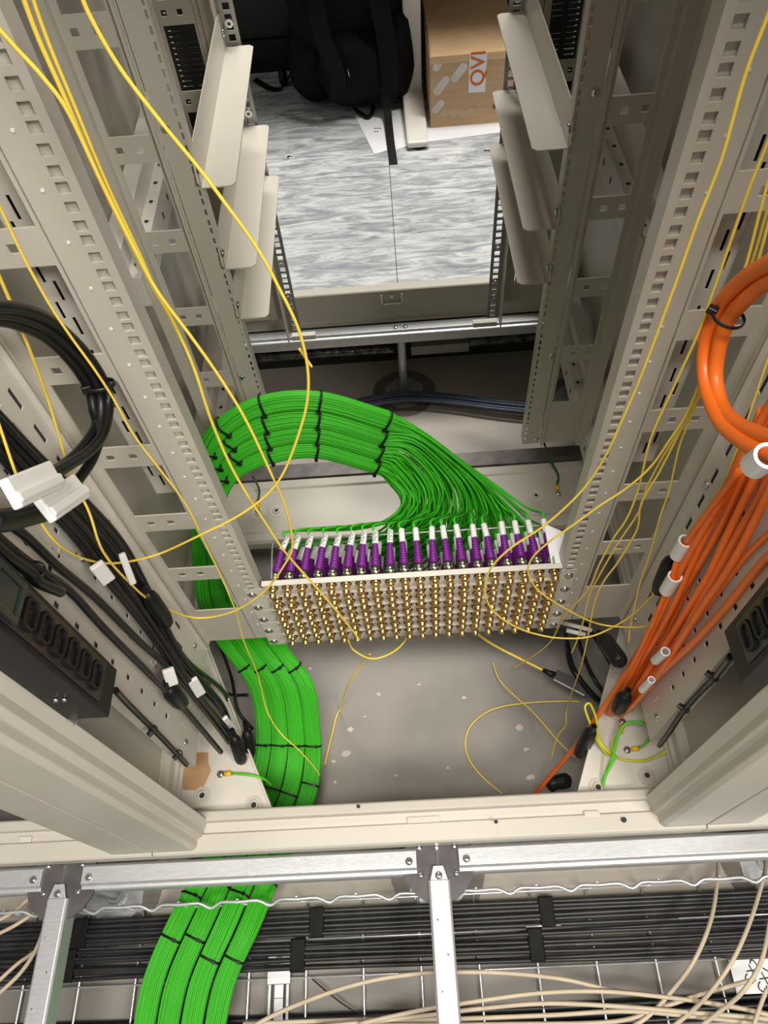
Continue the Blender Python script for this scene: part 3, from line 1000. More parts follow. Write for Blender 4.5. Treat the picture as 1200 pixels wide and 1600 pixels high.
for ri, z in enumerate(allrows):
    for ci, cx in enumerate(COLX):
        b = 3 - ci // 5                      # right hand columns join the outer bundle
        within = (4 - ci % 5)
        k = ri * 5 + within
        # spread so that the column order shows in the section
        r4 = ri % 4; c10 = within * 2 + ri // 4
        u = (c10 + (0.3 if r4 % 2 else 0.7)) / 10.0
        v = (r4 + 0.5) / 4 - 0.5
        pts = []
        ju, jv = rng.uniform(-.012, .012), rng.uniform(-.05, .05)
        ph = rng.uniform(0, 6.28)
        for i in range(NP):
            wob = 0.007 * math.sin(i * 0.23 + ph)
            pts.append(bundle_point(i, b, min(1, max(0, u + ju + wob)), v + jv + 0.03 * math.sin(i * 0.17 + ph * 2)))
        # plug
        lean = -0.40 * (cx / 0.2) if cx < 0 else -0.10 * (cx / 0.2)
        lean += rng.uniform(-.06, .06)
        tilt = 0.10 + rng.uniform(-.05, .05)
        root = V((cx, 0.0, z))
        pd = V((0, 0, 0))
        d1 = V((lean * 0.45, 1, tilt * 0.3)).normalized()      # boot direction
        d2 = V((lean, 1, tilt)).normalized()                    # label direction
        tail = root + d1 * 0.063 + d2 * 0.026
        f = (cx + 0.2) / 0.408
        f = max(0, min(1, f))
        jx = rng.uniform(-5, 5)

        def lerp(tab):
            q = f * (len(tab) - 1); a_ = min(len(tab) - 2, int(q)); r_ = q - a_
            return [tab[a_][z_] * (1 - r_) + tab[a_ + 1][z_] * r_ for z_ in (0, 1)]
        w0 = lerp([(610, 752), (622, 738), (646, 708), (662, 690), (668, 683)])
        w1 = lerp([(634, 783), (648, 778), (690, 760), (735, 752), (757, 745)])
        w2 = lerp([(575, 824), (622, 813), (676, 803), (750, 798), (822, 792)])
        low = (0.318 - z)
        fanw = [at(w0[0] + jx, w0[1], 'y', 0.197 + rng.uniform(-.012, .012)), at(w1[0] + jx * 1.6, w1[1] + jx * 0.5, 'y', 0.178 + rng.uniform(-.02, .015)) - V((0, 0, low * 0.2)),
                at(w2[0] + jx * 0.8, w2[1], 'y', 0.140 + rng.uniform(-.006, .006)) - V((0, 0, low * 0.75))]
        tail = root + d1 * 0.0625 + d2 * 0.020
        cr = crom([pts[1], pts[0], fanw[0], fanw[1], fanw[2], tail + d2 * 0.014, tail], 5)
        fan = cr[5:][::-1]
        path = [root + d1 * 0.055, root + d1 * 0.0625] + fan + pts[1:]
        if ri == 0:
            lab = 'green coaxial cable with purple boot, %s plug from the left in the top row' % ordn[ci]
        else:
            lab = 'green coaxial cable among those plugged in row %d below the top, in its shared bundle' % (ri + 1)
            lab = 'green coaxial cable with purple boot plugged in below the top row, %s bundle' % ('outermost', 'second', 'third', 'innermost')[b]
        t = thing('green_coaxial_cable', lab, 'cable', root, 'green coaxial cables')
        obj('cable_jacket', MB().tube(path, 0.00202, 6), M_GREEN, t)
        for nm_, me in (('ferrule', FER), ('boot', BOOT)):
            o = bpy.data.objects.new(nm_, me); col.objects.link(o); o.parent = t
            o.rotation_mode = 'QUATERNION'; o.rotation_quaternion = V((0, 1, 0)).rotation_difference(d1)
        o = bpy.data.objects.new('label_sleeve', LABL); col.objects.link(o); o.parent = t
        o.location = (d1 - d2) * 0.063
        o.rotation_mode = 'QUATERNION'; o.rotation_quaternion = V((0, 1, 0)).rotation_difference(d2)
        if ri == 0 and ci < 9:
            q = bpy.data.objects.new('print_mark', MARK); col.objects.link(q); q.parent = o

# black ties round the bundles
bn = ('outermost', 'second', 'third', 'innermost')
bt = ('leftmost', 'second from left', 'second from right', 'rightmost')
TIES = [(0, (0, 1, 2, 3), 'where the bundle fans out', bn), (1 * NS, (0, 1, 2, 3), 'at the crest of the loop', bn), (2 * NS, (0, 1, 2, 3), 'just left of the crest', bn),
        (3 * NS, (0, 1, 2), 'on the left shoulder of the loop', bn), (4 * NS - 1, (0, 1, 2), 'where the loop turns down', bn),
        (10 * NS - 2, (0, 1, 2, 3), 'just below the left rail', bt), (12 * NS - 2, (0, 1, 2, 3), 'beside the black plugs', bt),
        (13 * NS, (1, 2, 3), 'beside the front base frame', bt), (15 * NS + 2, (0, 1, 2, 3), 'just below the stringer', bt), (16 * NS + 1, (0, 1, 2, 3), 'over the black cables', bt)]
for idx, bs, where, nmz in TIES:
    for b in bs:
        i = max(0, min(NP - 1, idx - (1 if b % 2 and idx > 12 * NS else 0)))
        i = min(NP - 1, i + (b if idx > 16 * NS else 0))
        o_, e, n_, wdt, th, ep = SEC[i]
        c = o_ + e * ((b + 0.5) / 4)
        eu = ep.normalized()
        pts = []
        for a in range(25):
            an = 2 * PI * a / 24
            ca, sa = math.cos(an), math.sin(an)
            pts.append(c + eu * (math.copysign(abs(ca) ** 0.7, ca) * (ep.length / 8 * (0.93 if idx < 11 * NS else 0.87) + 0.0018)) + n_ * (math.copysign(abs(sa) ** 0.7, sa) * (th / 2 + 0.0028)))
        t = thing('cable_tie', 'black cable tie on the %s green bundle %s' % (nmz[b], where), 'cable tie', c, 'black ties on the green bundles')
        obj('strap', MB().tube(pts, 0.0009, 6, caps=False, ry=0.0019, up=n_), M_TIE, t)
        hd = c + n_ * (th / 2 + 0.004) + eu * (e.length / 16)
        if n_.dot(CAM - c) < 0:
            hd = c - n_ * (th / 2 + 0.004) + eu * (e.length / 9)
        obj('lock_head', MB().obox(hd, eu * 0.0028, eu.cross(n_) * 0.0024, n_ * 0.002), M_TIE, t, 0.0004)


# ---------------------------------------------------------------- loose cables
def cable(name, label, cat, pts, r, m_, group=None, n=8, seg=8, parts=()):
    path = [V((p.x, p.y, max(p.z, ZS + r + 0.0016))) for p in crom(pts, seg)]
    o = obj(name, MB().tube(path, r, n), m_, None, loc=path[len(path) // 2] * 1.0)
    tag(o, label, cat, group)
    return o, path


def NN(lst, y, xl=0.318):
    return [near(px, py, y if len(q) == 0 else q[0], xl) for px, py, *q in lst]


YG = 'thin yellow fibre cables'
FIB = [
    ('thickest yellow fibre running down beside the left front rail to the patch panel', 0.0017, -0.045,
     [(30, -20), (60, 60), (100, 150), (158, 285), (213, 398), (243, 455), (272, 505), (303, 575), (332, 662), (368, 742), (418, 822), (450, 868), (512, 938), (545, 978), (562, 1000)]),
    ('yellow fibre from the upper left corner, swinging back left below the sockets', 0.0016, -0.055,
     [(-20, 25), (25, 75), (68, 122), (108, 178), (162, 292), (217, 402), (248, 458), (300, 528), (345, 592), (385, 658), (420, 732), (447, 795), (457, 850), (446, 880), (412, 925), (360, 957), (302, 965), (240, 941), (202, 910), (161, 862), (139, 800), (109, 737), (75, 625), (30, 505), (-15, 400)]),
    ('long thin yellow fibre from the top that sweeps a wide loop over the green bundles', 0.0015, -0.065,
     [(122, -20), (143, 30), (190, 110), (255, 195), (310, 262), (352, 318), (400, 385), (435, 448), (470, 525), (482, 600), (470, 668), (435, 752), (382, 800), (311, 837), (244, 867), (180, 880), (131, 873), (88, 848), (55, 802), (28, 748), (0, 668), (-20, 610)]),
    ('yellow fibre crossing the left ladder rail and ending over the lower green bundle', 0.0013, -0.05,
     [(-15, 295), (0, 324), (40, 408), (80, 480), (112, 528), (146, 575), (176, 621), (210, 681), (247, 730), (289, 786), (319, 845), (349, 909), (369, 957), (381, 1002), (403, 1055), (417, 1110, -0.08), (438, 1145, -0.12), (465, 1170, -0.14), (488, 1195, -0.155), (500, 1212, -0.165)]),
    ('second thin yellow fibre pressed against the thick strand by the left front rail', 0.0014, -0.040,
     [(45, -20), (75, 65), (112, 155), (168, 290), (222, 405), (247, 462), (266, 498), (290, 545)]),
    ('yellow fibre hanging down the right front rail and looping over the sockets', 0.0015, -0.06,
     [(1212, -20), (1200, 22), (1163, 121), (1127, 249), (1090, 345), (1052, 452), (1002, 586), (969, 663), (943, 718), (907, 769), (852, 820), (797, 857), (766, 890), (758, 925), (771, 955), (803, 978), (835, 990), (875, 997), (925, 994), (980, 967), (1020, 930), (1050, 900)]),
    ('yellow fibre hanging just right of the right front rail and trailing down to the floor', 0.0014, -0.05,
     [(1212, 170), (1200, 220), (1171, 293), (1145, 367), (1112, 462), (1090, 523), (1053, 604), (1017, 685), (998, 762), (980, 809), (958, 842), (936, 883), (918, 923), (881, 964, -0.03), (859, 1004, 0.0), (826, 1030, 0.03), (800, 1045, 0.05)]),
    ('yellow fibre turning left in a small loop over the right end of the sockets', 0.0014, -0.06,
     [(1215, 230), (1190, 320), (1163, 422), (1130, 505), (1097, 589), (1072, 648), (1046, 688), (1017, 729), (980, 762), (936, 791), (896, 820), (859, 846), (833, 870), (825, 893), (837, 918), (862, 938), (914, 967), (951, 978), (1000, 980), (1025, 975)]),
    ('yellow fibre in the middle of the right strands, ending behind the sockets', 0.0013, -0.045,
     [(1215, 260), (1198, 330), (1172, 418), (1134, 520), (1100, 592), (1068, 660), (1031, 722), (1009, 765), (998, 800), (965, 850), (936, 900), (921, 930), (912, 968), (902, 1000), (893, 1020)]),
    ('yellow fibre of the right strands that trails longest down to the concrete', 0.0014, -0.055,
     [(1215, 300), (1200, 350), (1180, 420), (1140, 522), (1105, 596), (1070, 660), (1031, 736), (1002, 787), (995, 828), (965, 879), (943, 909), (929, 942), (918, 997), (907, 1044), (888, 1099, -0.03), (874, 1154, -0.06), (852, 1191, -0.08), (835, 1238, -0.12)]),
    ('rightmost yellow fibre hanging straight past the right ladder openings', 0.0013, -0.05,
     [(1210, 380), (1160, 470), (1110, 575), (1080, 650), (1061, 699), (1046, 765), (1031, 809), (1017, 861), (998, 919), (986, 975), (982, 1005)]),
    ('yellow fibre lying on the right cable plate behind the orange loop', 0.0012, -0.05,
     [(1215, 520), (1200, 560), (1167, 659), (1149, 710), (1132, 752), (1108, 790), (1085, 820)]),
]
for lab, r, y, pts in FIB:
    cable('yellow_fibre_cable', lab, 'cable', NN(pts, y), r * 0.88, M_YEL, YG)

# small loose fibre end and bits behind
cable('yellow_fibre_end', 'short cut yellow fibre end sticking out beside the big loop', 'cable', [at(468, 545, 'y', -0.06), at(478, 560, 'y', -0.06), at(487, 573, 'y', -0.06)], 0.0012, M_YEL)


def FL(lst, z=ZS + 0.004):
    return [at(px, py, 'z', z if not q else q[0]) for px, py, *q in lst]


for lab, r, z, pts in (
    ('yellow fibre loop hanging just below the gold sockets', 0.0019, 0.02, [(530, 968, 0.1), (542, 995), (552, 1015), (580, 1029), (610, 1021), (632, 1002), (640, 975, 0.08)]),
    ('thin yellow fibre running down the concrete right of the green bundles', 0.0016, ZS + 0.004, [(578, 1022, 0.0), (568, 1035, -0.05), (545, 1070, -0.12), (530, 1110), (518, 1150), (507, 1196)]),
    ('pale yellow fibre curving on the concrete in a wide half loop', 0.0014, ZS + 0.003, [(905, 1096), (870, 1096), (830, 1098), (785, 1104), (755, 1116), (733, 1138), (727, 1165), (735, 1190), (755, 1215), (785, 1240)]),
    ('thin yellow fibre crossing the concrete diagonally towards the orange cable', 0.0013, ZS + 0.012, [(770, 1035), (780, 1062), (805, 1088), (830, 1110), (855, 1138), (872, 1158), (898, 1183)]),
    ('yellow fibre scrap curled on the far concrete near the green plugs', 0.0018, ZS + 0.003, [(765, 722), (772, 735), (790, 741)]),
):
    cable('yellow_fibre_cable', lab, 'cable', FL(pts, z), r, M_YEL, YG)

# dark usb style plug with yellow lead
t = thing('network_adapter_lead', 'dark grey plug on a yellow lead lying over the concrete right of centre', 'adapter', at(880, 1060, 'z', -0.12))
obj('yellow_lead', MB().tube(crom(FL([(738, 980, -0.02), (752, 995, -0.08), (775, 1010, -0.12), (810, 1028, -0.13), (848, 1047, -0.13)]), 8), 0.0026, 8), M_YEL, t)
a, b = at(848, 1047, 'z', -0.13), at(868, 1056, 'z', -0.13)
obj('strain_relief', MB().cyl(a, b, 0.004, 0.0075, 10), M_BLACK, t)
a, b = at(866, 1055, 'z', -0.13), at(918, 1082, 'z', -0.13)
dr = (b - a).normalized(); sd = dr.cross(V((0, 0, 1)))
obj('plug_body', MB().obox((a + b) / 2, dr * (b - a).length / 2, sd * 0.0125, V((0, 0, 0.006))), mat('grey_plug', (0.09, 0.08, 0.09), 0.3), t, 0.003)
obj('plug_cable', MB().tube(crom([b, at(950, 1105, 'z', -0.12), at(962, 1112, 'z', -0.11)], 6), 0.004, 8), M_WIRE, t)


# ---------------------------------------------------------------- orange cables
def white_label(px, py, qx, qy, ax, val, r, parent, nm='label_sleeve'):
    a, b = at(px, py, ax, val), at(qx, qy, ax, val)
    u_ = (b - a).normalized()
    m3 = MB(); m3.ring(a, u_, r, r * 0.72, (b - a).length, 18)
    return obj(nm, m3, M_SLEEVE, parent)


XO = 0.322
ORG = [([(1215, 615), (1190, 655), (1150, 735), (1112, 800), (1082, 845), (1052, 905), (1030, 960), (1000, 1015), (970, 1065), (940, 1110), (900, 1165), (862, 1210), (833, 1245)], 0.0042, 0.318, 'longest orange cable, reaching past the base gusset to the concrete')]
ORG.append(([(1155, 735), (1108, 798), (1080, 836), (1065, 857), (1055, 885), (1048, 911), (1035, 940), (1015, 985), (990, 1035), (965, 1080)], 0.0036, 0.313, 'short orange cable at the very left carrying the two big white markers'))
EDG = [(640, 1192, 1262), (700, 1160, 1238), (782, 1122, 1198), (850, 1086, 1162), (900, 1059, 1133), (950, 1036, 1098), (1000, 1011, 1068), (1050, 985, 1036), (1090, 962, 1002), (1115, 950, 978)]
olab = ['leftmost full length orange cable of the main bundle', 'second orange cable from the left in the main bundle', 'third orange cable from the left in the main bundle',
        'fourth orange cable from the left, deep in the shaded middle of the main bundle', 'fifth orange cable from the left, carrying the small lower markers', 'sixth orange cable from the left in the main bundle',
        'seventh orange cable from the left in the main bundle', 'rightmost orange cable of the main bundle']
for k in range(8):
    f = k / 7
    pts = []
    for q, (y, l_, r_) in enumerate(EDG):
        ff = f + 0.06 * math.sin(q * 1.1 + k * 2.3)
        pts.append((l_ + (r_ - l_) * max(0, min(1, ff)), y + 4 * math.sin(k * 1.7)))
    ORG.append((pts, (0.0043, 0.0038, 0.0042, 0.0036, 0.0042, 0.0038, 0.0043, 0.0040)[k], (0.318, 0.324, 0.331, 0.338, 0.327, 0.337, 0.330, 0.324)[k], olab[k]))
ORG += [
    ([(1215, 822), (1195, 840), (1160, 876), (1122, 925), (1087, 970), (1045, 1020), (1010, 1066), (985, 1095)], 0.0032, 0.332, 'thin orange cable crossing the white cable plate, upper one'),
    ([(1215, 858), (1195, 876), (1165, 912), (1130, 955), (1085, 1003), (1045, 1040), (1010, 1076), (985, 1108)], 0.0044, 0.328, 'thick orange cable crossing the white cable plate beside the power strip'),
]
OG = 'orange cables down the right side'
for i, (pts, r, x, lab) in enumerate(ORG):
    p3 = [at(px, py, 'x', x) for px, py in pts]
    if i == 0:
        p3 = [at(px, py, 'x', x) for px, py in pts[:8]] + [at(970, 1065, 'x', 0.31), at(940, 1110, 'x', 0.295), at(900, 1165, 'z', -0.02), at(862, 1210, 'z', -0.12), at(833, 1245, 'z', -0.2)]
    o, path = cable('orange_cable', lab, 'cable', p3, r, M_ORG, OG)
    o.name = 'orange_cable'
    if i == 1:
        white_label(1055, 900, 1041, 923, 'x', 0.313, 0.0085, o)
        white_label(1072, 845, 1058, 868, 'x', 0.313, 0.0085, o)
    if i == 6:
        white_label(1040, 1018, 1024, 1032, 'x', 0.312, 0.006, o)
        white_label(1018, 1062, 1003, 1078, 'x', 0.312, 0.005, o)
# thick foreground loop of two orange cables
LOOP = [
    ([(1230, 398), (1200, 412), (1160, 438), (1126, 475), (1106, 520), (1100, 570), (1108, 620), (1128, 662), (1160, 690), (1190, 706), (1220, 716)], 0.262, 'thick orange cable forming the outer ring of the foreground loop'),
    ([(1230, 428), (1200, 440), (1165, 468), (1138, 500), (1124, 540), (1118, 590), (1128, 635), (1152, 662), (1185, 678), (1220, 690)], 0.268, 'thick orange cable forming the inner ring of the foreground loop'),
]
lo = []
for pts, x, lab in LOOP:
    o, path = cable('orange_cable', lab, 'cable', [at(a, b, 'x', x) for a, b in pts], 0.0062, M_ORG, 'thick orange cables in the right hand loop', n=14)
    lo.append(o)
white_label(1178, 728, 1200, 712, 'x', 0.258, 0.010, lo[0])


def tie_at(px, py, ax, val, nrm_px, rad, label, flat=1.0, group='black ties on loose cables'):
    """a tie ring round cables; nrm_px = second pixel giving the cable direction"""
    c = at(px, py, ax, val); d = at(*nrm_px, ax, val)
    T = (d - c).normalized()
    vw = (CAM - c).normalized()
    side = T.cross(vw).normalized(); up = side.cross(T).normalized()
    pts = [c + side * math.cos(2 * PI * a / 20) * rad * flat + up * math.sin(2 * PI * a / 20) * rad for a in range(21)]
    t = thing('cable_tie', label, 'cable tie', c, group)
    obj('strap', MB().tube(pts, 0.0008, 6, caps=False, ry=0.0022, up=up), M_TIE, t)
    obj('lock_head', MB().obox(c + side * rad * flat + up * 0.001, side * 0.004, T * 0.0035, up * 0.0028), M_TIE, t, 0.0008)
    return t


tie_at(1138, 495, 'x', 0.264, (1125, 515), 0.0095, 'black cable tie clamping the orange foreground loop', 1.35)

# ---------------------------------------------------------------- black power cables on the left
BG = 'black power cables down the left side'
XB = -0.330
BL = []
for k in range(9):
    f = k / 8
    BL.append([(-20 + 0 * f, 690 - 62 * f), (50 + 8 * f, 770 - 60 * f), (112 + 22 * f, 835 - 52 * f), (165 + 30 * f, 905 - 52 * f), (222 + 22 * f, 975 - 30 * f), (280 + 10 * f, 1055 - 25 * f), (330 + 12 * f + 6 * (k % 3), 1118 - 30 * f + 8 * (k % 2)), (372 - 6 * (k % 3), 1165 - 4 * (k % 4))])
blab = ('lowest strand of the black power cable bundle', 'second strand up in the black power bundle', 'third strand up in the black power bundle', 'fourth strand up in the black power bundle', 'middle strand of the black power bundle',
        'strand just above the middle of the black power bundle', 'third highest strand of the black power bundle', 'second highest strand of the black power bundle', 'topmost strand of the black power bundle against the slotted plate')
for k, pts in enumerate(BL):
    x = -0.328 + 0.006 * (k % 2) - 0.003 * (k % 3)
    cable('black_power_cable', blab[k], 'cable', [at(a, b, 'x', x + (0.006 if i > 4 and k % 2 else 0)) for i, (a, b) in enumerate(pts)], 0.0036, M_CABLEB, BG)
for lab, pts, x, r in (
    ('black power cable running down between the bundle and the power strip, upper of the pair', [(-15, 800), (40, 838), (90, 885), (150, 935), (215, 1000), (270, 1050), (320, 1110), (358, 1160)], -0.325, 0.0042),
    ('black power cable nearest the power strip, lower of the pair', [(-15, 830), (30, 868), (65, 893), (110, 925), (165, 985), (225, 1045), (285, 1105), (345, 1175)], -0.322, 0.0042),
    ('short thick black cable tied above the power strip', [(-15, 845), (15, 872), (48, 895), (60, 910), (95, 925)], -0.312, 0.0052),
):
    cable('black_power_cable', lab, 'cable', [at(a, b, 'x', x) for a, b in pts], r, M_CABLEB, BG)
o, _ = cable('black_earth_cable', 'black cable leaving the power strip bottom on the left', 'cable',
             [at(a, b, 'x', x) for a, b, x in ((180, 1078, -0.315), (200, 1100, -0.33), (228, 1128, -0.337), (255, 1155, -0.338), (278, 1180, -0.34), (292, 1195, -0.342))], 0.0036, M_CABLEB)
cable('black_earth_cable', 'black cable leaving the power strip bottom on the right', 'cable',
      [at(a, b, 'x', x) for a, b, x in ((1142, 1025, 0.318), (1115, 1060, 0.335), (1090, 1085, 0.337), (1065, 1115, 0.338), (1045, 1145, 0.34), (1030, 1165, 0.342))], 0.0036, M_CABLEB)
tie_at(239, 1140, 'x', -0.336, (255, 1155), 0.0052, 'black cable tie on the cable below the left power strip, upper one')
tie_at(279, 1178, 'x', -0.338, (292, 1195), 0.0052, 'black cable tie on the cable below the left power strip, lower one')
tie_at(1115, 1058, 'x', 0.334, (1100, 1075), 0.0052, 'black cable tie on the cable below the right power strip, upper one')
tie_at(1070, 1108, 'x', 0.337, (1058, 1122), 0.0052, 'black cable tie on the cable below the right power strip, lower one')
tie_at(54, 893, 'x', -0.316, (70, 905), 0.009, 'black cable tie above the left power strip')

# foreground loop of black cables with two white labels
XK = -0.262
for lab, pts, x in (
    ('outer black cable of the loop in the left foreground', [(-25, 478), (30, 482), (80, 502), (128, 545), (160, 592), (170, 630), (162, 675), (140, 705), (105, 728), (70, 748)], XK),
    ('middle black cable of the loop in the left foreground', [(-25, 487), (28, 494), (76, 516), (120, 556), (148, 598), (158, 635), (156, 680), (145, 715), (128, 742), (105, 770)], XK - 0.006),
    ('inner black cable of the loop in the left foreground', [(-25, 497), (24, 506), (72, 528), (112, 566), (138, 606), (146, 640), (150, 665), (128, 700), (95, 730), (70, 742)], XK - 0.012),
):
    cable('black_power_cable', lab, 'cable', [at(a, b, 'x', x) for a, b in pts], 0.0046, M_CABLEB, 'black cables of the left foreground loop', n=12)
tie_at(157, 602, 'x', XK, (165, 625), 0.0105, 'black cable tie clamping the black foreground loop', 1.2)
for lab, a, b in (('upper white cable marker hanging below the black loop', (15, 773), (85, 742)), ('lower white cable marker hanging below the black loop', (68, 797), (125, 760))):
    p, q = at(*a, 'x', XK + 0.012), at(*b, 'x', XK + 0.012)
    u_ = (q - p).normalized(); vw = (CAM - p).normalized(); sd = u_.cross(vw).normalized(); up = sd.cross(u_)
    m2 = MB()
    m2.obox((p + q) / 2, u_ * (q - p).length / 2, sd * 0.0108, up * 0.0035)
    m2.obox((p + q) / 2 + sd * 0.004 + up * 0.004, u_ * (q - p).length / 2, sd * 0.004, up * 0.0018)
    tag(obj('cable_marker', m2, M_SLEEVE, None, 0.0025), lab, 'cable marker', 'white cable markers on the left')
p = [at(a, b, 'x', XK) for a, b in ((20, 770), (5, 800), (30, 815), (60, 806), (75, 795))]
cable('black_power_cable', 'thick black plug lead under the white markers', 'cable', [at(a, b, 'x', XK - 0.02) for a, b in ((-15, 815), (15, 812), (45, 805), (75, 798))], 0.0085, M_CABLEB)
# white markers and black plugs in the left bundle
for lab, a, b, w_ in (('white cable marker midway down the black power bundle', (150, 882), (170, 908), 0.0075), ('white cable marker beside the black coupler at the slotted plate', (190, 865), (208, 912), 0.004),
                      ('white cable marker low on the black bundle, left one', (262, 1045), (270, 1070), 0.0075), ('white cable marker low on the black bundle, right one', (300, 1062), (314, 1085), 0.0075),
                      ('white cable marker just above the lowest black plugs', (350, 1122), (366, 1142), 0.006)):
    p, q = at(*a, 'x', -0.312), at(*b, 'x', -0.312)
    u_ = (q - p).normalized(); vw = (CAM - p).normalized(); sd = u_.cross(vw).normalized(); up = sd.cross(u_)
    tag(obj('cable_marker', MB().obox((p + q) / 2, u_ * (q - p).length / 2, sd * w_, up * 0.003), M_SLEEVE, None, 0.0018), lab, 'cable marker', 'white cable markers on the left')


def plug(px, py, qx, qy, x, wdt, label):
    p, q = at(px, py, 'x', x), at(qx, qy, 'x', x)
    u_ = (q - p).normalized(); vw = (CAM - p).normalized(); sd = u_.cross(vw).normalized(); up = sd.cross(u_)
    t = thing('power_plug', label, 'plug', p, 'black plugs and couplers')
    m2 = MB()
    L = (q - p).length
    m2.lathe(p, u_, [(0, wdt * 0.35), (L * 0.1, wdt * 0.8), (L * 0.25, wdt), (L * 0.8, wdt), (L * 0.95, wdt * 0.85), (L, wdt * 0.5)], 8)
    obj('body', m2, M_BLACK, t)
    m2 = MB()
    for i in range(4):
        m2.ring(p - u_ * (0.004 + i * 0.004), u_, wdt * 0.45, wdt * 0.25, 0.0025, 12)
    obj('strain_relief', m2, M_BLACK, t)


plug(228, 925, 262, 975, -0.318, 0.011, 'black coupler lying against the slotted plate above the bundle')
plug(262, 1075, 285, 1100, -0.320, 0.012, 'round black coupler among the lower black cables')
plug(365, 1150, 378, 1190, -0.30, 0.011, 'black plug at the bottom left, left one beside the green bundle')
plug(385, 1140, 392, 1180, -0.29, 0.010, 'black plug at the bottom left, right one beside the green bundle')
plug(1052, 870, 1028, 925, 0.322, 0.011, 'black coupler hidden behind the orange cables')
# right floor plugs
t0 = at(920, 1150, 'z', -0.05)
plug(925, 1140, 905, 1178, 0.27, 0.012, 'black plug hanging under the long orange cable')
plug(1050 - 72, 1085, 965, 1110, 0.31, 0.012, 'black plug tucked behind the lower end of the orange bundle')
m2 = MB()
c = at(872, 1225, 'z', ZS + 0.02)
m2.lathe(c - V((0.022, 0, 0)), (1, 0.15, 0), [(0, 0.008), (0.006, 0.016), (0.018, 0.013), (0.03, 0.015), (0.042, 0.014), (0.048, 0.007)], 8)
tag(obj('power_coupler', m2, M_BLACK), 'black lump shaped coupler on the concrete by the right gusset', 'coupler')
# dark cables from under the panel to the right
for lab, pts, r in (
    ('thick black cable bowing down right of the sockets', [(880, 985, 0.02), (885, 1005, -0.05), (895, 1045, -0.12), (925, 1085, -0.12), (950, 1105, -0.10)], 0.0062),
    ('black cable bowing down right of the thick one', [(900, 985, 0.02), (908, 1015, -0.05), (925, 1055, -0.1), (948, 1090, -0.1)], 0.0042),
    ('black cable nearest the orange bundle behind the yellow strands', [(915, 975, 0.02), (935, 1005, -0.05), (955, 1040, -0.08), (962, 1070, -0.08)], 0.0042),
):
    cable('black_power_cable', lab, 'cable', FL(pts), r, M_CABLEB, 'black cables behind the lower right strands')
plug(940, 995, 970, 1035, 0.30, 0.014, 'dark connector behind the yellow strands right of the sockets')
m2 = MB()
for a, b in (((875, 972), (925, 985)), ((885, 985), (915, 992))):
    m2.cyl(at(*a, 'z', 0.05), at(*b, 'z', 0.05), 0.004, n=8)
tag(obj('shrink_sleeve_cable', m2, M_SLEEVE), 'pale sleeved cable ends right of the lowest socket row', 'cable')
# black leads on the left behind the green bundle
cable('black_power_cable', 'black lead looping from the bundle to behind the green cables', 'cable', [at(300, 1050, 'x', -0.32), at(330, 1070, 'y', -0.02), at(360, 1085, 'y', 0.0), at(388, 1086, 'z', -0.12)], 0.0032, M_CABLEB)
cable('black_power_cable', 'black lead dropping to the concrete left of the green bundles', 'cable', [at(345, 1010, 'y', 0.06), at(362, 1060, 'z', -0.15), at(372, 1110, 'z', -0.2), at(395, 1140, 'z', -0.22)], 0.0035, M_CABLEB)


# ---------------------------------------------------------------- earth leads, tape, marks
def lug(p, d, parent=None):
    d = V(d).normalized()
    m2 = MB(); m2.ring(V(p), (0, 0, 1), 0.006, 0.0028, 0.0015, 14)
    zscrew(m2, V(p) + V((0, 0, 0.001)), (0, 0, 1), 0.0045)
    obj('ring_lug', m2, M_ZINC, parent)
    obj('insulator', MB().cyl(V(p) + d * 0.007 + V((0, 0, 0.003)), V(p) + d * 0.019 + V((0, 0, 0.004)), 0.0042, n=10), M_LUGY, parent)
    return V(p) + d * 0.019 + V((0, 0, 0.004))


p0 = at(345, 1210, 'z', 0.018)
t = thing('earth_lead', 'green and yellow earth lead bolted to the left gusset beside the brown tape', 'earth lead', p0)
e0 = lug(p0, (1, -0.02, 0), t)
obj('wire', MB().tube(crom([e0, at(390, 1211, 'z', 0.03), at(412, 1217, 'z', 0.02), at(424, 1227, 'z', -0.03)], 8), 0.0022, 8), M_LUGG, t)
p0 = at(980, 1172, 'z', 0.018)
t = thing('earth_lead', 'looped green and yellow earth lead bolted on the right gusset', 'earth lead', p0)
e0 = lug(p0, (1, 0.05, 0), t)
obj('wire', MB().tube(crom([e0, at(1010, 1160, 'z', 0.075), at(1019, 1140, 'z', 0.095), at(1005, 1130, 'z', 0.08), at(980, 1130, 'z', 0.08), at(966, 1148, 'z', 0.07), at(958, 1180, 'z', 0.05), at(948, 1205, 'z', 0.03), at(942, 1228, 'z', 0.02), at(946, 1212, 'z', 0.03), at(962, 1180, 'z', 0.05)], 8), 0.0024, 8), M_LUGG, t)
p0 = at(972, 1128, 'z', 0.06)
t = thing('earth_lead', 'yellow striped earth lead looping left of the right gusset', 'earth lead', p0)
e0 = lug(p0, (-0.4, -1, 0), t)
M_YG = mat('yellow_green_jacket', srgb(214, 214, 48), 0.4, var=0.1)
obj('wire', MB().tube(crom([e0, at(958, 1160, 'z', 0.05), at(952, 1180, 'z', 0.03), at(935, 1160, 'z', 0.05), at(920, 1125, 'z', 0.08), at(914, 1105, 'z', 0.09), at(922, 1100, 'z', 0.09), at(932, 1125, 'z', 0.07), at(936, 1155, 'z', 0.05), at(955, 1178, 'z', 0.04), at(980, 1188, 'z', 0.03), at(1012, 1188, 'z', 0.045), at(1043, 1173, 'z', 0.085)], 8), 0.0020, 8), M_YG, t)
p0 = at(872, 772, 'z', 0.019)
t = thing('earth_lead', 'dark green earth lead bolted on the cross plate under the right middle rail', 'earth lead', p0)
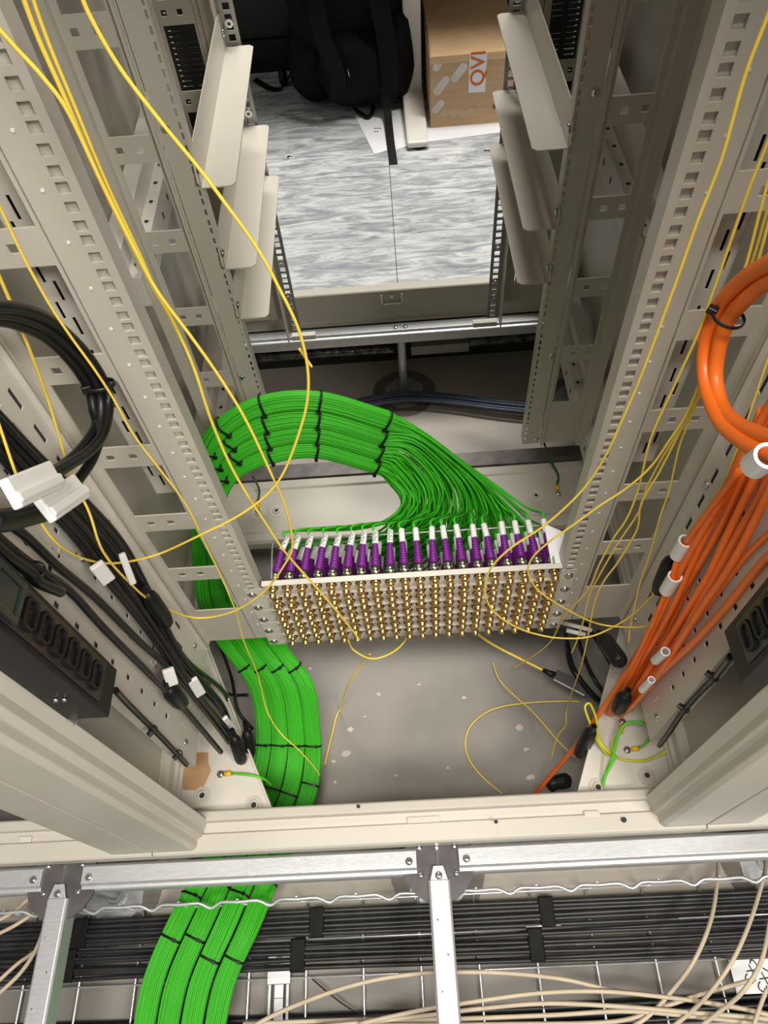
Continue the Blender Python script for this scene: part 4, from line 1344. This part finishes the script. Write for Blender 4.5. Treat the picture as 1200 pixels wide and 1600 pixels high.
e0 = lug(p0, (0.0, 1, 0), t)
M_DG = mat('dark_green_jacket', srgb(28, 88, 30), 0.45, var=0.1)
obj('wire', MB().tube(crom([e0, at(872, 742, 'z', 0.03), at(858, 715, 'z', 0.06), at(848, 685, 'z', 0.1)], 8), 0.0022, 8), M_DG, t)
p0 = at(403, 800, 'z', 0.019)
t = thing('earth_lead', 'dark green earth lead bolted on the cross plate inside the green loop', 'earth lead', p0)
e0 = lug(p0, (0.0, 1, 0), t)
obj('wire', MB().tube(crom([e0, at(405, 765, 'z', 0.04), at(395, 745, 'z', 0.1)], 8), 0.0022, 8), M_DG, t)

pts = [(292, 1174), (300, 1176), (326, 1176), (325, 1190), (330, 1204), (322, 1222), (314, 1236), (286, 1234), (287, 1205)]
tag(obj('tape_patch', MB().prism([at(a, b, 'z', 0.0175) for a, b in pts][::-1], (0, 0, 0.0006)), M_TAPE), 'torn patch of brown tape stuck on the left gusset', 'tape')
# plaster crumbs on the concrete
rng2 = random.Random(4)
CR = [(592, 1085, 0.005), (547, 1140, 0.007), (540, 1178, 0.010), (521, 1190, 0.005), (524, 1222, 0.004), (618, 1212, 0.004), (655, 1070, 0.004), (725, 1090, 0.005), (812, 1137, 0.008), (822, 1171, 0.006), (829, 1215, 0.008), (700, 1200, 0.003), (485, 1045, 0.004), (570, 1120, 0.003)]
for k, (a, b, r) in enumerate(CR):
    c = at(a, b, 'z', ZS)
    n = 9
    pp = [c + V((r * rng2.uniform(.6, 1.2) * math.cos(2 * PI * i / n), r * rng2.uniform(.4, 1.0) * math.sin(2 * PI * i / n), 0)) for i in range(n)]
    tag(obj('plaster_crumb', MB().prism(pp, (0, 0, 0.0012)), M_DUST), 'pale crumb of plaster among those scattered on the dusty concrete under the rack', 'debris', 'plaster crumbs on the concrete')

# ---------------------------------------------------------------- things under the rear frame
m2 = MB()
t = thing('cable_conduit', 'foil wrapped conduit running under the rear frame', 'conduit', (0, 0.96, -0.12))
path = [(-0.38, 0.91, -0.105), (-0.15, 0.905, -0.10), (0.0, 0.90, -0.098)]
obj('left_length', MB().tube(crom(path, 8), 0.012, 10), mat('foil', (0.16, 0.16, 0.15), 0.2, 0.7, var=0.4, scale=60, bump=1.0, bscale=120), t)
obj('right_length', MB().tube(crom([(0.19, 0.90, -0.092), (0.28, 0.90, -0.09), (0.42, 0.905, -0.09)], 8), 0.014, 10), MATS['foil'], t)
obj('junction_box', MB().box((0.04, 0.885, -0.112), (0.19, 0.91, -0.082)), mat('grey_box', (0.28, 0.28, 0.25), 0.5), t, 0.001)
tag(obj('subfloor_dark_block', MB().box((-0.8, 1.0, -0.24), (0.8, 1.06, -0.03)), mat('dark_block', (0.02, 0.018, 0.016), 0.6)), 'black block on the subfloor under the rear frame', 'beam')  # plain dark block filling the space under the rear frame
for k in range(4):
    pts = FL([(560, 625), (600, 617), (640, 613), (700, 617), (770, 626), (830, 632), (900, 640)], ZS + 0.03)
    pts = [p + V((0, -0.010 * k, 0.002 * (k % 2))) for p in pts]
    cable('blue_grey_cable', 'blue grey cable crossing behind the far pedestal, in a flat run of four', 'cable', pts, 0.0045, M_BLUE, 'blue grey cables on the subfloor')
cable('yellow_fibre_cable', 'yellow fibre hanging behind the inner edge of the right middle rail', 'cable', [at(a, b, 'y', 0.6) for a, b in ((842, 520), (852, 530), (846, 560), (838, 590), (836, 620))], 0.0016, M_YEL, YG)

# ---------------------------------------------------------------- wire tray with black cables at the bottom
t = thing('wire_mesh_tray', 'bright zinc wire mesh cable tray along the bottom under the removed floor tiles', 'cable tray', (0, -0.5, ZS))
YW, ZR, ZB = -0.362, -0.105, -0.228
m2 = MB()
pts = []
x = -0.85
while x < 0.85:
    pts += [(x, YW, ZR), (x + 0.03, YW - 0.001, ZR + 0.001), (x + 0.062, YW, ZR), (x + 0.083, YW - 0.008, ZR - 0.003)]
    x += 0.1
m2.tube(crom(pts, 3), 0.0027, 8)
obj('rim_wire', m2, M_WIRE, t)
m2 = MB()
for (y, z) in ((YW, -0.16), (-0.415, ZB), (-0.472, ZB), (-0.56, ZB), (-0.62, ZB)):
    m2.cyl((-0.85, y, z), (0.85, y, z), 0.0018, n=6)
m2.cyl((0.16, -0.413, -0.190), (0.22, -0.413, -0.190), 0.0014, n=6); m2.cyl((0.42, -0.411, -0.19), (0.85, -0.411, -0.187), 0.0014, n=6)
obj('long_wire', m2, M_WIRE, t)
m2 = MB()
x = -0.823
while x < 0.85:
    m2.tube([(x, YW + 0.002, ZR), (x, YW + 0.002, ZB + 0.01), (x, YW - 0.008, ZB - 0.001), (x, -0.50, ZB - 0.001), (x + 0.0, -0.64, ZB - 0.001)], 0.0024, 6)
    x += 0.1
obj('cross_wire', m2, M_WIRE, t)
p = at(437, 1530, 'z', ZB)
m2 = MB()
m2.plate(p.x - 0.020, p.x + 0.020, -0.480, -0.435, [], 0.004, lambda u, v, w_: V((u, v, ZB + 0.006 + w_)))
m2.box((p.x - 0.018, -0.56, ZB + 0.003), (p.x - 0.013, -0.48, ZB + 0.008)); m2.box((p.x + 0.013, -0.56, ZB + 0.003), (p.x + 0.018, -0.48, ZB + 0.008))
m2.box((p.x - 0.008, -0.56, ZB + 0.002), (p.x + 0.008, -0.50, ZB + 0.004)); m2.box((p.x - 0.008, -0.50, ZB + 0.002), (p.x + 0.008, -0.48, ZB + 0.004))
zscrew(m2, (p.x, -0.445, ZB + 0.010), (0, 0, 1), 0.007)
obj('support_bracket', m2, M_GALV, t, 0.0008)

TG = 'charcoal cables lying in the wire tray'
rng3 = random.Random(9)
YT = []
for row, (y0, n, z) in enumerate(((-0.372, 6, -0.196), (-0.418, 8, -0.206))):
    for k in range(n):
        y = y0 - k * (0.0070 if row == 0 else 0.0058) - 0.003
        ph = rng3.uniform(0, 6)
        pts = []
        for i in range(19):
            x = -0.9 + i * 0.1
            drift = 0.0035 * math.sin(x * 4 + ph) * (1 if row else 0.35)
            pts.append((x, y - 0.020 * (x < -0.3) * 0 + drift, z + 0.002 * math.sin(x * 7 + ph) + 0.003 * (k % 2)))
        cable('charcoal_cable', '%s charcoal cable of the %s row in the wire tray' % (('farthest', 'second', 'third', 'fourth', 'fifth', 'sixth', 'seventh', 'nearest')[k if not (row == 0 and k == 5) else 7], ('far', 'near')[row]), 'cable', pts, 0.0040 if row == 0 else 0.0036, M_CABLEG, TG, seg=3)
VG = 'black velcro wraps on the tray cables'
for lab, px, py, row in (('black wrap on the far cable row left of the green bundles', 130, 1450, 0), ('black wrap on the near cable row left of the green bundles', 108, 1490, 1),
                         ('black wrap on the far cable row right of the green bundles', 496, 1435, 0), ('black wrap on the near cable row right of the green bundles', 465, 1485, 1),
                         ('black wrap on the far cable row at the right', 853, 1423, 0), ('black wrap on the near cable row at the right', 838, 1475, 1)):
    p = at(px, py, 'z', -0.20)
    ya, yb = ((-0.368, -0.415), (-0.414, -0.465))[row]
    zc = (-0.196, -0.206)[row]
    m2 = MB()
    m2.box((p.x - 0.013, yb, zc - 0.006), (p.x + 0.013, ya, zc + 0.009))
    tag(obj('cable_wrap', m2, M_STRAP, None, 0.003), lab, 'cable wrap', VG)

# beige cables in the foreground
BE = 'beige cables in the bottom foreground'
BEI = [
    ('beige cable arching down in front of the tray, leftmost of the three on the right', [(1122, 1345, -0.19), (1120, 1385, -0.14), (1110, 1440, -0.1), (1085, 1500, -0.09), (1050, 1548, -0.12), (1010, 1590, -0.13), (960, 1620, -0.14)]),
    ('beige cable arching down in front of the tray, middle of the three on the right', [(1198, 1340, -0.17), (1192, 1375, -0.12), (1172, 1440, -0.08), (1145, 1500, -0.07), (1110, 1550, -0.09), (1075, 1585, -0.12), (1030, 1620, -0.14)]),
    ('beige cable arching down at the right edge', [(1215, 1390, -0.1), (1205, 1430, -0.08), (1190, 1500, -0.06), (1160, 1550, -0.07), (1125, 1580, -0.1), (1080, 1615, -0.12)]),
    ('beige cable rising from the bottom left of the bracket across the middle stringer', [(380, 1612, -0.1), (430, 1585, -0.1), (490, 1560, -0.09), (550, 1540, -0.08), (610, 1527, -0.08), (680, 1520, -0.08), (780, 1520, -0.1), (880, 1530, -0.12), (960, 1548, -0.13), (1060, 1560, -0.13), (1180, 1580, -0.13), (1220, 1590, -0.13)]),
    ('beige cable across the bottom, uppermost of the right hand run', [(560, 1600, -0.12), (660, 1578, -0.11), (740, 1565, -0.11), (840, 1552, -0.12), (940, 1549, -0.12), (1040, 1558, -0.12), (1140, 1572, -0.12), (1220, 1590, -0.12)]),
    ('beige cable across the bottom, second of the right hand run', [(500, 1604, -0.13), (640, 1590, -0.13), (740, 1577, -0.13), (850, 1568, -0.12), (960, 1572, -0.12), (1080, 1582, -0.12), (1180, 1590, -0.12), (1220, 1596, -0.12)]),
    ('beige cable across the bottom, third of the right hand run', [(380, 1600, -0.15), (540, 1594, -0.15), (700, 1592, -0.14), (860, 1586, -0.13), (980, 1580, -0.13), (1100, 1590, -0.13), (1220, 1604, -0.13)]),
    ('beige cable across the bottom, lowest of the right hand run', [(400, 1606, -0.16), (600, 1602, -0.16), (800, 1600, -0.15), (960, 1596, -0.14), (1040, 1572, -0.13), (1100, 1552, -0.12), (1180, 1530, -0.12)]),
    ('beige cable hanging in the bottom left corner, nearest the stringer', [(55, 1372, -0.05), (68, 1400, -0.06), (70, 1440, -0.07), (58, 1480, -0.08), (32, 1520, -0.09), (-10, 1560, -0.1)]),
    ('beige cable coming out from behind the left stringer', [(75, 1470, -0.12), (50, 1490, -0.12), (25, 1508, -0.12), (-10, 1540, -0.12)]),
    ('beige cable in the bottom left corner, uppermost', [(80, 1378, -0.15), (50, 1400, -0.14), (20, 1425, -0.13), (-15, 1445, -0.13)]),
    ('beige cable in the bottom left corner, crossing the wavy rim', [(90, 1388, -0.16), (60, 1420, -0.14), (25, 1445, -0.13), (-15, 1465, -0.13)]),
    ('beige cable at the right edge running down to the corner', [(1198, 1545, -0.1), (1185, 1580, -0.1), (1172, 1620, -0.1)]),
]
for lab, pts in BEI:
    cable('beige_cable', lab, 'cable', FL(pts), 0.0033, M_BEIGE, BE)
cable('black_wire', 'thin black wire crossing the tray diagonally right of the bracket', 'wire', FL([(488, 1530), (515, 1553), (545, 1575), (575, 1590)], -0.21), 0.0012, M_CABLEB)
# added black cables standing in for the shaded band at the bottom edge
for k in range(3):
    cable('charcoal_cable', 'added dark cable standing in for shade under the beige run at the bottom edge', 'cable', [(-0.9, -0.525 - 0.012 * k, ZS + 0.006), (0, -0.53 - 0.012 * k, ZS + 0.006), (0.9, -0.522 - 0.012 * k, ZS + 0.006)], 0.006, M_CABLEB, 'added dark cables standing in for shade')
# white written label at the bottom right
a = at(1172, 1528, 'z', -0.215)
t = thing('tray_label', 'white handwritten label lying in the bottom right corner', 'label', a)
obj('paper', MB().box((a.x - 0.028, a.y - 0.022, a.z), (a.x + 0.06, a.y + 0.026, a.z + 0.001)), M_PAPER, t)


def text_obj(name, s_, size, m_, parent, origin, ux, uy, depth=0.0004, off=0.0):
    cu = bpy.data.curves.new(name, 'FONT')
    cu.body = s_; cu.size = size; cu.extrude = depth; cu.align_x = 'CENTER'; cu.align_y = 'CENTER'; cu.offset = off
    tmp = bpy.data.objects.new('tmp_text', cu)
    col.objects.link(tmp)
    bpy.context.view_layer.update()
    me = bpy.data.meshes.new_from_object(tmp.evaluated_get(bpy.context.evaluated_depsgraph_get()))
    bpy.data.objects.remove(tmp)
    me.materials.clear(); me.materials.append(m_)
    ux = V(ux).normalized(); uy = V(uy).normalized(); uz = ux.cross(uy)
    mx = Matrix((ux, uy, uz)).transposed().to_4x4(); mx.translation = V(origin) - wloc(parent)
    me.transform(mx)
    o = bpy.data.objects.new(name, me); col.objects.link(o); o.parent = parent
    return o


text_obj('lettering', 'CX2\nCX1', 0.021, M_INK, t, a + V((0.014, 0.002, 0.0016)), (0.55, 0.83, 0), (-0.83, 0.55, 0))

# ---------------------------------------------------------------- aisle: desk leg, box, backpack, papers, cabinet
ZF = 0.035
t = thing('desk_leg', 'cream steel desk leg with a flat foot pointing to the camera', 'desk leg', (0.108, 1.86, ZF))
m2 = MB().box((0.082, 1.84, ZF + 0.03), (0.134, 1.92, 1.1))
obj('column', m2, M_DESK, t, 0.004)
m2 = MB().prism([(0.072, 1.575, ZF + 0.008), (0.072, 1.575, ZF + 0.026), (0.072, 1.80, ZF + 0.040), (0.072, 2.1, ZF + 0.040), (0.072, 2.1, ZF + 0.008)], (0.064, 0, 0))
obj('foot', m2, M_DESK, t, 0.006)
obj('top', MB().box((-0.75, 1.74, 0.72), (0.95, 2.11, 0.745)), M_DESK, t, 0.002)
obj('glide', MB().cyl((0.108, 1.60, ZF), (0.108, 1.60, ZF + 0.01), 0.022, n=16), M_BLACK, t)

t = thing('cardboard_box', 'brown cardboard box with an orange lettered white label and sealing tape', 'box', (0.27, 1.9, ZF))
bx0, bx1, by0, by1, bz = 0.148, 0.405, 1.69, 2.10, 0.236
m2 = MB().box((bx0, by0, ZF), (bx1, by1, bz))
obj('carton', m2, M_CARD, t, 0.003)
m2 = MB()
m2.obox(((bx0 + bx1) / 2, by0 + 0.09, bz + 0.006), V(((bx1 - bx0) / 2 - 0.004, 0, 0)), V((0, 0.09, 0.006)), V((0, 0, 0.0015)))
m2.obox(((bx0 + bx1) / 2, by1 - 0.13, bz + 0.006), V(((bx1 - bx0) / 2 - 0.004, 0, 0)), V((0, 0.12, -0.003)), V((0, 0, 0.0015)))
obj('flap', m2, M_CARD, t)
m2 = MB()
m2.obox((0.285, by0 - 0.0006, 0.183), (0.0245, 0, 0), (0, 0.0005, 0), (0, 0, 0.052))
obj('label_strip', m2, M_PAPER, t)
text_obj('lettering', 'QVI', 0.058, M_ORINK, t, (0.287, by0 - 0.0016, 0.197), (0, 0, 1), (-1, 0, 0), off=0.0007)
m2 = MB()
for (cx, cz, L, wd) in ((0.182, 0.158, 0.062, 0.012), (0.172, 0.098, 0.045, 0.011), (0.232, 0.190, 0.062, 0.012), (0.17, 0.212, 0.03, 0.011)):
    u_ = V((0.66, 0, 0.75)).normalized(); v_ = V((-0.75, 0, 0.66)).normalized()
    n = 16
    pp = []
    for i in range(n):
        a_ = 2 * PI * i / n
        sx = 1 if math.cos(a_) >= 0 else -1
        q = V((cx, by0 - 0.0004, cz)) + u_ * (sx * (L / 2 - wd) + math.cos(a_) * wd) + v_ * math.sin(a_) * wd
        q.x = max(q.x, bx0 + 0.002); q.z = min(q.z, bz - 0.003)
        pp.append(q)
    m2.prism(pp, (0, -0.0003, 0))
for i in range(4):
    m2.ring((0.190 + i * 0.026, by0 - 0.0004, 0.075), (0, -1, 0), 0.0095, 0.0082, 0.0005, 20)
    m2.box((0.1885 + i * 0.026, by0 - 0.0006, 0.070), (0.1915 + i * 0.026, by0 - 0.0002, 0.080))
obj('printed_stripes', m2, M_CARDW, t)
m2 = MB()
x = 0.335
random.seed(5)
while x < 0.372:
    wd = random.choice((0.001, 0.0016, 0.0026)); m2.box((x, by0 - 0.0007, 0.078), (x + wd, by0 - 0.0002, 0.092)); x += wd + random.choice((0.0009, 0.0016))
obj('barcode', m2, M_INK, t)
m2 = MB()
m2.box((bx0 + 0.001, by0 - 0.0009, bz - 0.018), (bx1 - 0.001, by0 - 0.0002, bz + 0.001)); m2.box((bx0, by0 - 0.0004, ZF + 0.001), (bx1, by0 - 0.0002, ZF + 0.006))
obj('packing_tape', m2, mat('clear_tape', srgb(214, 178, 128), 0.12, var=0.05), t)

for lab, pts, zz in (('white printed sheet lying partly under the backpack', [(548, 168), (585, 241), (606, 235), (606, 172)], 0.0012), ('white sheet under the desk foot and box', [(600, 172), (612, 236), (650, 224), (790, 206), (800, 180)], 0.0006)):
    tag(obj('paper_sheet', MB().prism([at(a, b, 'z', ZF + zz) for a, b in pts][::-1], (0, 0, 0.0004)), M_PAPER), lab, 'paper')
m2 = MB()
for k in range(5):
    p = at(586 + 4 * (k % 3), 201 + 5 * (k // 3), 'z', ZF + 0.0018); m2.box((p.x - 0.003, p.y, p.z), (p.x + 0.003, p.y + 0.004, p.z + 0.0002))
tag(obj('printed_figure', m2, M_CABLEG), 'small grey printed figure on the white sheet by the backpack', 'print')
p = at(452, 246, 'z', ZF)
m2 = MB(); zscrew(m2, p, (0, 0, 1), 0.007); tag(obj('loose_screw', m2, M_ZINC), 'small shiny screw lying on the grey tiles', 'screw')
cable('cable_scrap', 'dark curled scrap lying on the tiles before the box', 'scrap', [at(a, b, 'z', ZF + 0.002) for a, b in ((756, 235), (764, 235), (771, 240))], 0.0015, M_CABLEG)

t = thing('server_cabinet', 'tall black server cabinet standing across the aisle behind the backpack', 'cabinet', (0, 2.5, ZF))
obj('body', MB().box((-1.1, 2.13, ZF), (0.9, 2.9, 2.0)), mat('cabinet_black', (0.006, 0.007, 0.007), 0.5), t, 0.004)
obj('kick_plate', MB().box((-1.1, 2.115, ZF), (0.9, 2.13, ZF + 0.10)), M_BLACK, t)
obj('door_edge', MB().box((-1.1, 2.117, 0.30), (0.9, 2.13, 0.31)), mat('dark_trim', (0.03, 0.035, 0.033), 0.4), t)


def blob(c, d, p=3.0, nu=28, nv=18, noise=0.03, seed=1):
    r_ = random.Random(seed)
    k1, k2, k3 = r_.uniform(0, 6), r_.uniform(0, 6), r_.uniform(0, 6)
    vs = []; fs = []
    for j in range(nv + 1):
        th = PI * j / nv - PI / 2
        for i in range(nu):
            ph = 2 * PI * i / nu
            x, y, z = math.cos(th) * math.cos(ph), math.cos(th) * math.sin(ph), math.sin(th)
            L = (abs(x) ** p + abs(y) ** p + abs(z) ** p) ** (1 / p)
            f = (1 + noise * math.sin(5 * x + k1) * math.sin(4 * z + k2) + noise * math.sin(9 * y + 7 * z + k3)) / L
            vs.append((c[0] + x * f * d[0], c[1] + y * f * d[1], c[2] + z * f * d[2]))
    for j in range(nv):
        for i in range(nu):
            i2 = (i + 1) % nu
            fs.append((j * nu + i, j * nu + i2, (j + 1) * nu + i2, (j + 1) * nu + i))
    return vs, fs


t = thing('backpack', 'black backpack slumped against the cabinet with straps hanging on the tiles', 'backpack', (-0.07, 1.95, ZF))
m2 = MB(); m2.add(*blob((-0.07, 1.965, ZF + 0.24), (0.185, 0.14, 0.245), 3.4, seed=2), True)
obj('main_compartment', m2, M_BAG, t)
m2 = MB(); m2.add(*blob((-0.055, 1.855, ZF + 0.125), (0.125, 0.085, 0.105), 2.8, seed=5), True)
obj('front_pocket', m2, M_BAG, t)
m2 = MB(); m2.add(*blob((-0.20, 1.93, ZF + 0.12), (0.075, 0.10, 0.115), 2.6, seed=8), True)
obj('side_pocket', m2, M_BAG, t)
m2 = MB(); m2.add(*blob((0.055, 1.90, ZF + 0.14), (0.06, 0.11, 0.13), 2.6, seed=9), True)
obj('side_pocket', m2, M_BAG, t)


def ribbon(pts, wd, side, th=0.0016):
    pts = crom(pts, 6)
    m3 = MB(); side = V(side).normalized()
    vs = []
    for i, p_ in enumerate(pts):
        a_ = pts[max(0, i - 1)]; b_ = pts[min(len(pts) - 1, i + 1)]
        T = (b_ - a_).normalized(); n_ = side.cross(T).normalized()
        for q in ((-1, -1), (1, -1), (1, 1), (-1, 1)):
            vs.append(p_ + side * (q[0] * wd / 2) + n_ * (q[1] * th / 2))
    fs = []
    for i in range(len(pts) - 1):
        for k_ in range(4):
            fs.append((i * 4 + k_, i * 4 + (k_ + 1) % 4, (i + 1) * 4 + (k_ + 1) % 4, (i + 1) * 4 + k_))
    fs += [(3, 2, 1, 0), tuple(len(vs) - 4 + k_ for k_ in range(4))]
    return m3.add(vs, fs)


obj('webbing_strap', ribbon([at(592, 40, 'y', 1.80), at(598, 100, 'y', 1.79), at(603, 150, 'y', 1.77), at(606, 180, 'z', ZF + 0.02), at(610, 220, 'z', ZF + 0.008), at(615, 256, 'z', ZF + 0.003)], 0.024, (1, 0, 0)), M_STRAP, t)
obj('shoulder_strap', ribbon([(0.0, 1.83, 0.50), (0.01, 1.80, 0.38), (0.03, 1.78, 0.25), (0.035, 1.77, 0.14), (0.02, 1.79, 0.07)], 0.055, (1, 0, 0), 0.014), M_BAG, t, 0.004)
obj('shoulder_strap', ribbon([(-0.15, 1.83, 0.50), (-0.16, 1.80, 0.38), (-0.15, 1.77, 0.28), (-0.12, 1.75, 0.18), (-0.13, 1.79, 0.09)], 0.05, (1, 0.2, 0), 0.014), M_BAG, t, 0.004)
m2 = MB()
m2.tube(crom([at(575, 110, 'y', 1.78), at(582, 140, 'y', 1.77), at(584, 165, 'z', ZF + 0.02), at(576, 182, 'z', ZF + 0.01), at(562, 176, 'z', ZF + 0.01), at(552, 168, 'z', ZF + 0.02)], 8), 0.006, 8)
obj('cord_loop', m2, M_BAG, t)
obj('hip_strap', ribbon([at(460, 108, 'z', 0.1), at(448, 125, 'z', 0.05), at(440, 138, 'z', ZF + 0.006), at(422, 138, 'z', ZF + 0.004), at(398, 124, 'z', ZF + 0.003)], 0.024, (0.5, 0.8, 0)), M_STRAP, t)
m2 = MB(); m2.add(*blob(tuple(at(442, 120, 'z', 0.06)), (0.014, 0.02, 0.028), 3, 12, 8, 0), True)
obj('buckle', m2, M_BLACK, t)
m2 = MB()
for q in ((543, 108, 1.77), (575, 120, 1.77)):
    m2.cyl(at(q[0], q[1], 'y', q[2]), at(q[0] + 3, q[1] + 12, 'y', q[2]), 0.002, n=6)
obj('zip_pull', m2, M_ZINC, t)
